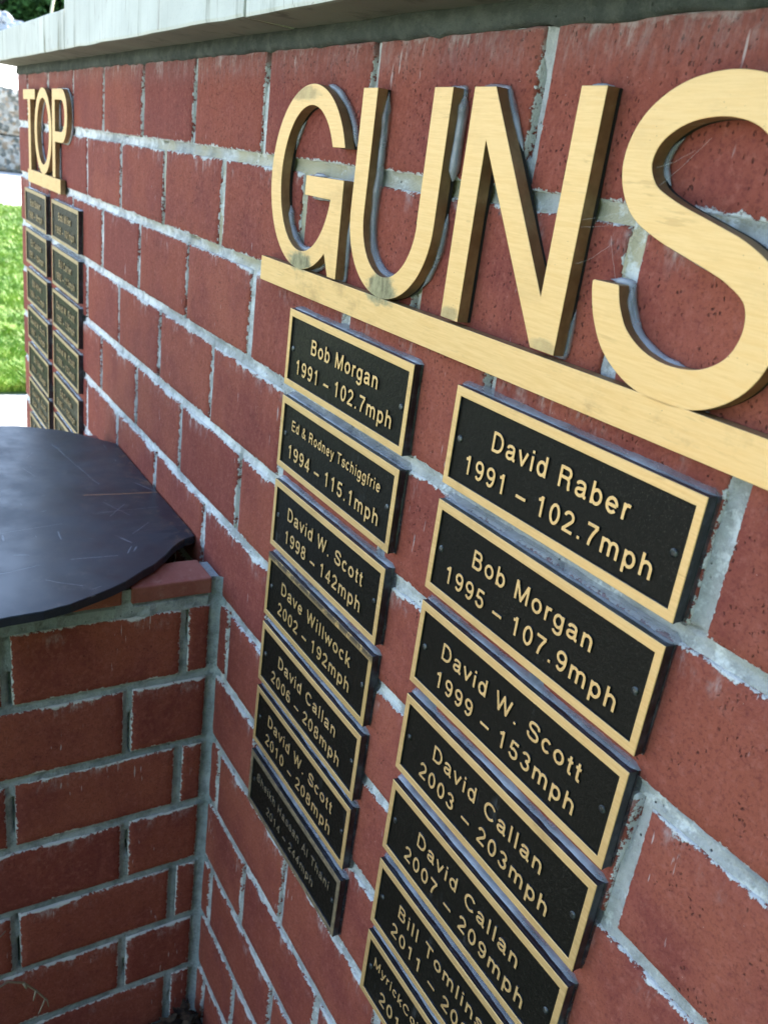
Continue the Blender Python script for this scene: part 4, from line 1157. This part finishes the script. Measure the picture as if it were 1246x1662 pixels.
def mesh_sealant(seed):
    # soft fillet running round the plate, from its flank onto the brickwork
    a, b, c, d = -PW / 2, PW / 2, -PH, 0.0
    path = []
    for (p_, q_, n) in (((a, d), (b, d), 54), ((b, d), (b, c), 18), ((b, c), (a, c), 54), ((a, c), (a, d), 18)):
        for i in range(n): path.append(((p_[0] + (q_[0] - p_[0]) * i / n, p_[1] + (q_[1] - p_[1]) * i / n), (p_, q_)))
    V, F, MI = [], [], []
    n = len(path)
    for i, ((x, z), (p_, q_)) in enumerate(path):
        ox, oz = (0, 1) if (p_[1] == q_[1] == d) else (1, 0) if (p_[0] == q_[0] == b) else (0, -1) if (p_[1] == q_[1] == c) else (-1, 0)
        cxn, czn = x / (PW / 2), (z + PH / 2) / (PH / 2)
        if i in (0, 54, 72, 126): ox, oz = (ox + (-1 if i == 0 else 1 if i == 54 else 1 if i == 72 else -1) * (1 if i in (0, 126) else 0)), oz
        k = noise.noise(Vector((x * .035, z * .035, seed))) * 0.5 + noise.noise(Vector((x * .11, z * .11, seed + 4))) * 0.35
        wdt = (3.6 if ox == 0 and oz == 1 else 1.3 if ox == 1 else 2.4 if oz == -1 else 2.2) * (1 + 0.55 * k)
        hgt = 7.2 * (0.86 + 0.25 * k) if oz == 1 else (4.6 * (0.85 + .3 * k) if ox == 1 else 3.6)
        for (fo, fy) in ((-0.4, -hgt), (0.28, -hgt * 0.86), (0.55, -hgt * 0.48), (0.80, -hgt * 0.18), (1.12, 1.9)):
            V.append(((x + ox * wdt * fo) * MM, fy * MM, (z + oz * wdt * fo) * MM))
    for i in range(n):
        j = (i + 1) % n
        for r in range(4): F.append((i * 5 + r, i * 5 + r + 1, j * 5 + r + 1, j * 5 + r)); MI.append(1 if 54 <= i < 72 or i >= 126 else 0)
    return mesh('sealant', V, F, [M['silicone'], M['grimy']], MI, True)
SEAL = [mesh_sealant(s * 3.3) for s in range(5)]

LCOL = [(-124, 'Bob Morgan', '1991 - 102.7mph'), (-207, 'Ed & Rodney Tschiggfrie', '1994 - 115.1mph'), (-293, 'David W. Scott', '1998 - 142mph'), (-375, 'Dave Willwock', '2002 - 192mph'),
        (-457, 'David Callan', '2006 - 208mph'), (-538, 'David W. Scott', '2010 - 208mph'), (-624, 'Sheikh Hassan Al Thani', '2014 - 244mph')]
RCOL = [(-124, 'David Raber', '1991 - 102.7mph'), (-209, 'Bob Morgan', '1995 - 107.9mph'), (-292, 'David W. Scott', '1999 - 153mph'), (-376, 'David Callan', '2003 - 203mph'),
        (-461, 'David Callan', '2007 - 209mph'), (-545, 'Bill Tomlinson', '2011 - 208mph'), (-628, 'MyrickCoil & David Scott', '2012 - 208mph')]
ACOL = [(-123, 'Bob Baker', '1988 - 99mph'), (-205, 'Ed Carlson', '1991 - 104mph'), (-288, 'Bill Hiller', '1994 - 131mph'), (-371, 'David W. Scott', '1997 - 142mph'),
        (-454, 'Bill Baker', '2001 - 186mph'), (-534, 'David W. Scott', '2004 - 201mph'), (-618, 'David Callan', '2008 - 207mph')]
BCOL = [(-123, 'Bob Miller', '1989 - 101mph'), (-207, 'Bill Carter', '1992 - 113mph'), (-288, 'David W. Scott', '1995 - 136mph'), (-371, 'David W. Scott', '1999 - 153mph'),
        (-456, 'Ed Callan', '2002 - 192mph'), (-540, 'David Callan', '2006 - 208mph')]
DULL = {}
FAR = []
ordw = ['topmost', 'second', 'third', 'fourth', 'fifth', 'sixth', 'lowest']
def plaque(xc, ztop, l1, l2, label, group, seed, far=False):
    xc = 1459.1 - (1459.1 - xc) * 1.0040; ztop = 4.3 + (ztop - 4.3) * 1.0040
    t = empty('name_plaque', (xc * MM, 0.0015, GZ + ztop * MM)); tag(t, label, 'plaque', group)
    t.rotation_euler = (0, rnd.uniform(-.004, .004), 0)
    for nm, me in zip(('backing_plate', 'recessed_field', 'frame'), PM): put(nm, me, t)
    small = len(l1) > 18
    if small and 'Sheikh' not in l1:
        text_line(t, l1, 0, -18 - 9.8 - 1, 10.0, -8.9, 168 if 'Myrick' not in l1 else 186); text_line(t, l2, 0, -57, 13.5, -8.9)
    elif small:
        text_line(t, l1, 0, -20 - 10.5, 10.5, -8.9, 178); text_line(t, l2, 0, -54.5, 10.2, -8.9)
    else:
        text_line(t, l1, 0, -32.5, 13.5, -8.9); text_line(t, l2, 0, -57, 13.5, -8.9)
    for x in (-97.5, 96): 
        put('screw', SCR, t, (x * MM, 0, -36 * MM))
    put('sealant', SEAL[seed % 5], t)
    return t
def lab(side, i, l2):
    yr, sp = l2.split(' - ')
    return yr, sp
for i, (z, a, b) in enumerate(LCOL):
    yr, sp = lab('L', i, b)
    ex = [' in full width lettering just below the bar under G', ' with the smallest name lettering', '', ' with worn top edge and lime streaks', '', '', ' with dull dark lettering, alone at the column foot'][i]
    t = plaque(832, z, a, b, '%s black and gold plaque under letters G and U, reading %s and %s' % (ordw[i], yr, sp), 'name plaques in the two columns under GUNS', i)
    DULL[i] = t
def recolour(t, mats):
    for o in t.children:
        for k, sl in enumerate(o.material_slots):
            if sl.material in mats: 
                new = mats[sl.material]; sl.link = 'OBJECT'; sl.material = new
for i, (z, a, b) in enumerate(RCOL):
    yr, sp = lab('R', i, b)
    lb = '%s black and gold plaque under letters N and S' % ordw[i] + (', reading %s and %s' % (yr, sp) if i < 5 else ', cut by the photo edge')
    plaque(1102.5, z, a, b, lb, 'name plaques in the two columns under GUNS', i + 2)
for i, (z, a, b) in enumerate(ACOL):
    FAR.append(plaque(-497 + (0 if i < 3 else 2), z, a, b, '%s small plaque of the leftmost column under the word TOP' % ordw[i], 'name plaques in the two columns under TOP', i + 1))
for i, (z, a, b) in enumerate(BCOL):
    FAR.append(plaque(-228, z, a, b, '%s small plaque of the second column from the left, under O and P' % ordw[i if i < 5 else 6], 'name plaques in the two columns under TOP', i + 3))

g = NG('dull_old_bronze'); wo = g.coord('World')
dc = g.mix(g.ramp(g.noise(wo, 130, 4, 0.7), 0.35, 0.65), (0.30, 0.22, 0.13), (0.16, 0.12, 0.08))
M['dull'] = g.bsdf(dc, 0.6, 0.4, g.bump(g.noise(wo, 400, 3), 0.3, 0.0004))
recolour(DULL[6], {M['gold']: M['dull']})
g = NG('half_worn_bronze'); wo = g.coord('World')
wz_ = g.ramp(g.sep(wo)[2], GZ - 0.386, GZ - 0.379)
dc = g.mix(g.math('MULTIPLY', wz_, g.ramp(g.noise(wo, 90, 4, 0.7), 0.36, 0.52)), (0.66, 0.43, 0.18), (0.13, 0.10, 0.07))
M['worn'] = g.bsdf(dc, 0.5, 0.6, g.bump(g.noise(wo, 400, 3), 0.2, 0.0004))
recolour(DULL[3], {M['gold']: M['worn']})
g = NG('muted_bronze'); wo = g.coord('World')
M['muted'] = g.bsdf(g.mix(g.ramp(g.noise(wo, 110, 4, 0.7), 0.35, 0.65), (0.50, 0.36, 0.19), (0.36, 0.26, 0.14)), 0.6, 0.5, g.bump(g.noise(wo, 400, 3), 0.3, 0.0004))
for t in FAR: recolour(t, {M['gold']: M['muted']})

# ------------------------------------------------------------------ small things
g = NG('dry_stem'); M['stem'] = g.bsdf((0.30, 0.24, 0.16), 0.9)
geos = [tube_geo([(0.66, -0.42, 0.02), (0.655, -0.40, 0.14), (0.64, -0.345, 0.215), (0.625, -0.295, 0.238), (0.610, -0.262, 0.232), (0.603, -0.243, 0.213), (0.600, -0.228, 0.188), (0.598, -0.214, 0.160), (0.597, -0.212, 0.146)], [.0022, .002, .0018, .0015, .0014, .0014, .0013, .0011, .0007], 6),
        tube_geo([(0.600, -0.228, 0.188), (0.604, -0.232, 0.176)], [.0018, .0008], 5), tube_geo([(0.603, -0.243, 0.213), (0.606, -0.240, 0.205)], [.0022, .0014], 5),
        tube_geo([(0.598, -0.216, 0.166), (0.602, -0.224, 0.150), (0.600, -0.226, 0.143)], [.0011, .0009, .0005], 5)]
V, F = merge(geos)
tag(put('dried_stem', mesh('dried_stem', V, F, M['stem'], None, True)), 'thin dry plant stem arching in front of the dark side of the enclosure', 'stem')
V, F = tube_geo([(0.70, -0.45, 0.02), (0.69, -0.43, 0.2), (0.66, -0.36, 0.30), (0.625, -0.29, 0.307), (0.61, -0.262, 0.318)], [.0025, .002, .0018, .0014, .0006], 6)
tag(put('dried_stem', mesh('dried_stem', V, F, M['stem'], None, True)), 'reddish dry stem tip poking in at the lower left frame edge', 'stem')
# leaf litter in the corner
lv = []
r_ = random.Random(5)
for i in range(170):
    cx_, cy_ = 0.60 + abs(r_.gauss(0, 0.05)), -0.012 - abs(r_.gauss(0, 0.07)); z_ = 0.008 + r_.random() * max(0.01, 0.06 - 0.5 * abs(cy_))
    a = r_.random() * 6.28; s = r_.uniform(.008, .02); tl = r_.uniform(-.6, .6)
    u = Vector((math.cos(a), math.sin(a), tl)).normalized() * s; w = Vector((-math.sin(a), math.cos(a), r_.uniform(-.5, .5))).normalized() * s * .45
    c_ = Vector((cx_, cy_, z_)); lv.append(([c_ - u, c_ + w - u * .2, c_ + u, c_ - w + u * .1], [(0, 1, 2, 3)]))
V, F = merge(lv); g = NG('dead_leaf'); wo = g.coord('World')
tag(put('leaf_litter', mesh('leaf_litter', V, F, g.bsdf(g.mix(g.ramp(g.noise(wo, 60, 2), .4, .6), (0.02, 0.014, 0.01), (0.10, 0.06, 0.035)), 0.9))), 'dark dead leaves piled in the corner at the foot of the walls', 'leaf litter', kind='stuff')
# cobweb strands on the N and S
g = NG('cobweb'); M['web'] = g.bsdf((0.75, 0.75, 0.72), 0.7)
def web(pairs, label):
    geos = []
    for (a, b, s) in pairs:
        a, b = Vector(a), Vector(b); P = []
        for i in range(9):
            t = i / 8; P.append(a.lerp(b, t) + Vector((0, 0, -s * 4 * t * (1 - t))) + Vector((noise.noise(Vector((t * 5, s, 1))), 0, noise.noise(Vector((t * 5, s, 2))))) * 0.0008)
        geos.append(tube_geo(P, 0.00003, 4))
    V, F = merge(geos); tag(put('cobweb', mesh('cobweb', V, F, M['web'])), label, 'cobweb')
z0 = GZ
web([((1.0835, -.011, z0 - .010), (1.109, -.001, z0 - .003), .001), ((1.083, -.009, z0 - .030), (1.100, -.001, z0 - .016), .002), ((1.084, -.011, z0 - .006), (1.104, -.002, z0 + .001), .0005), ((1.100, -.003, z0 - .012), (1.109, -.001, z0 - .035), .001)], 'fine cobweb strands between the N and the S')
web([((1.128, -.010, z0 + .012), (1.150, -.001, z0 + .040), .001), ((1.127, -.009, z0 + .024), (1.142, -.001, z0 + .034), .001), ((1.140, -.008, z0 + .044), (1.152, -.001, z0 + .049), .0005)], 'fine cobweb strands inside the upper bowl of the S')
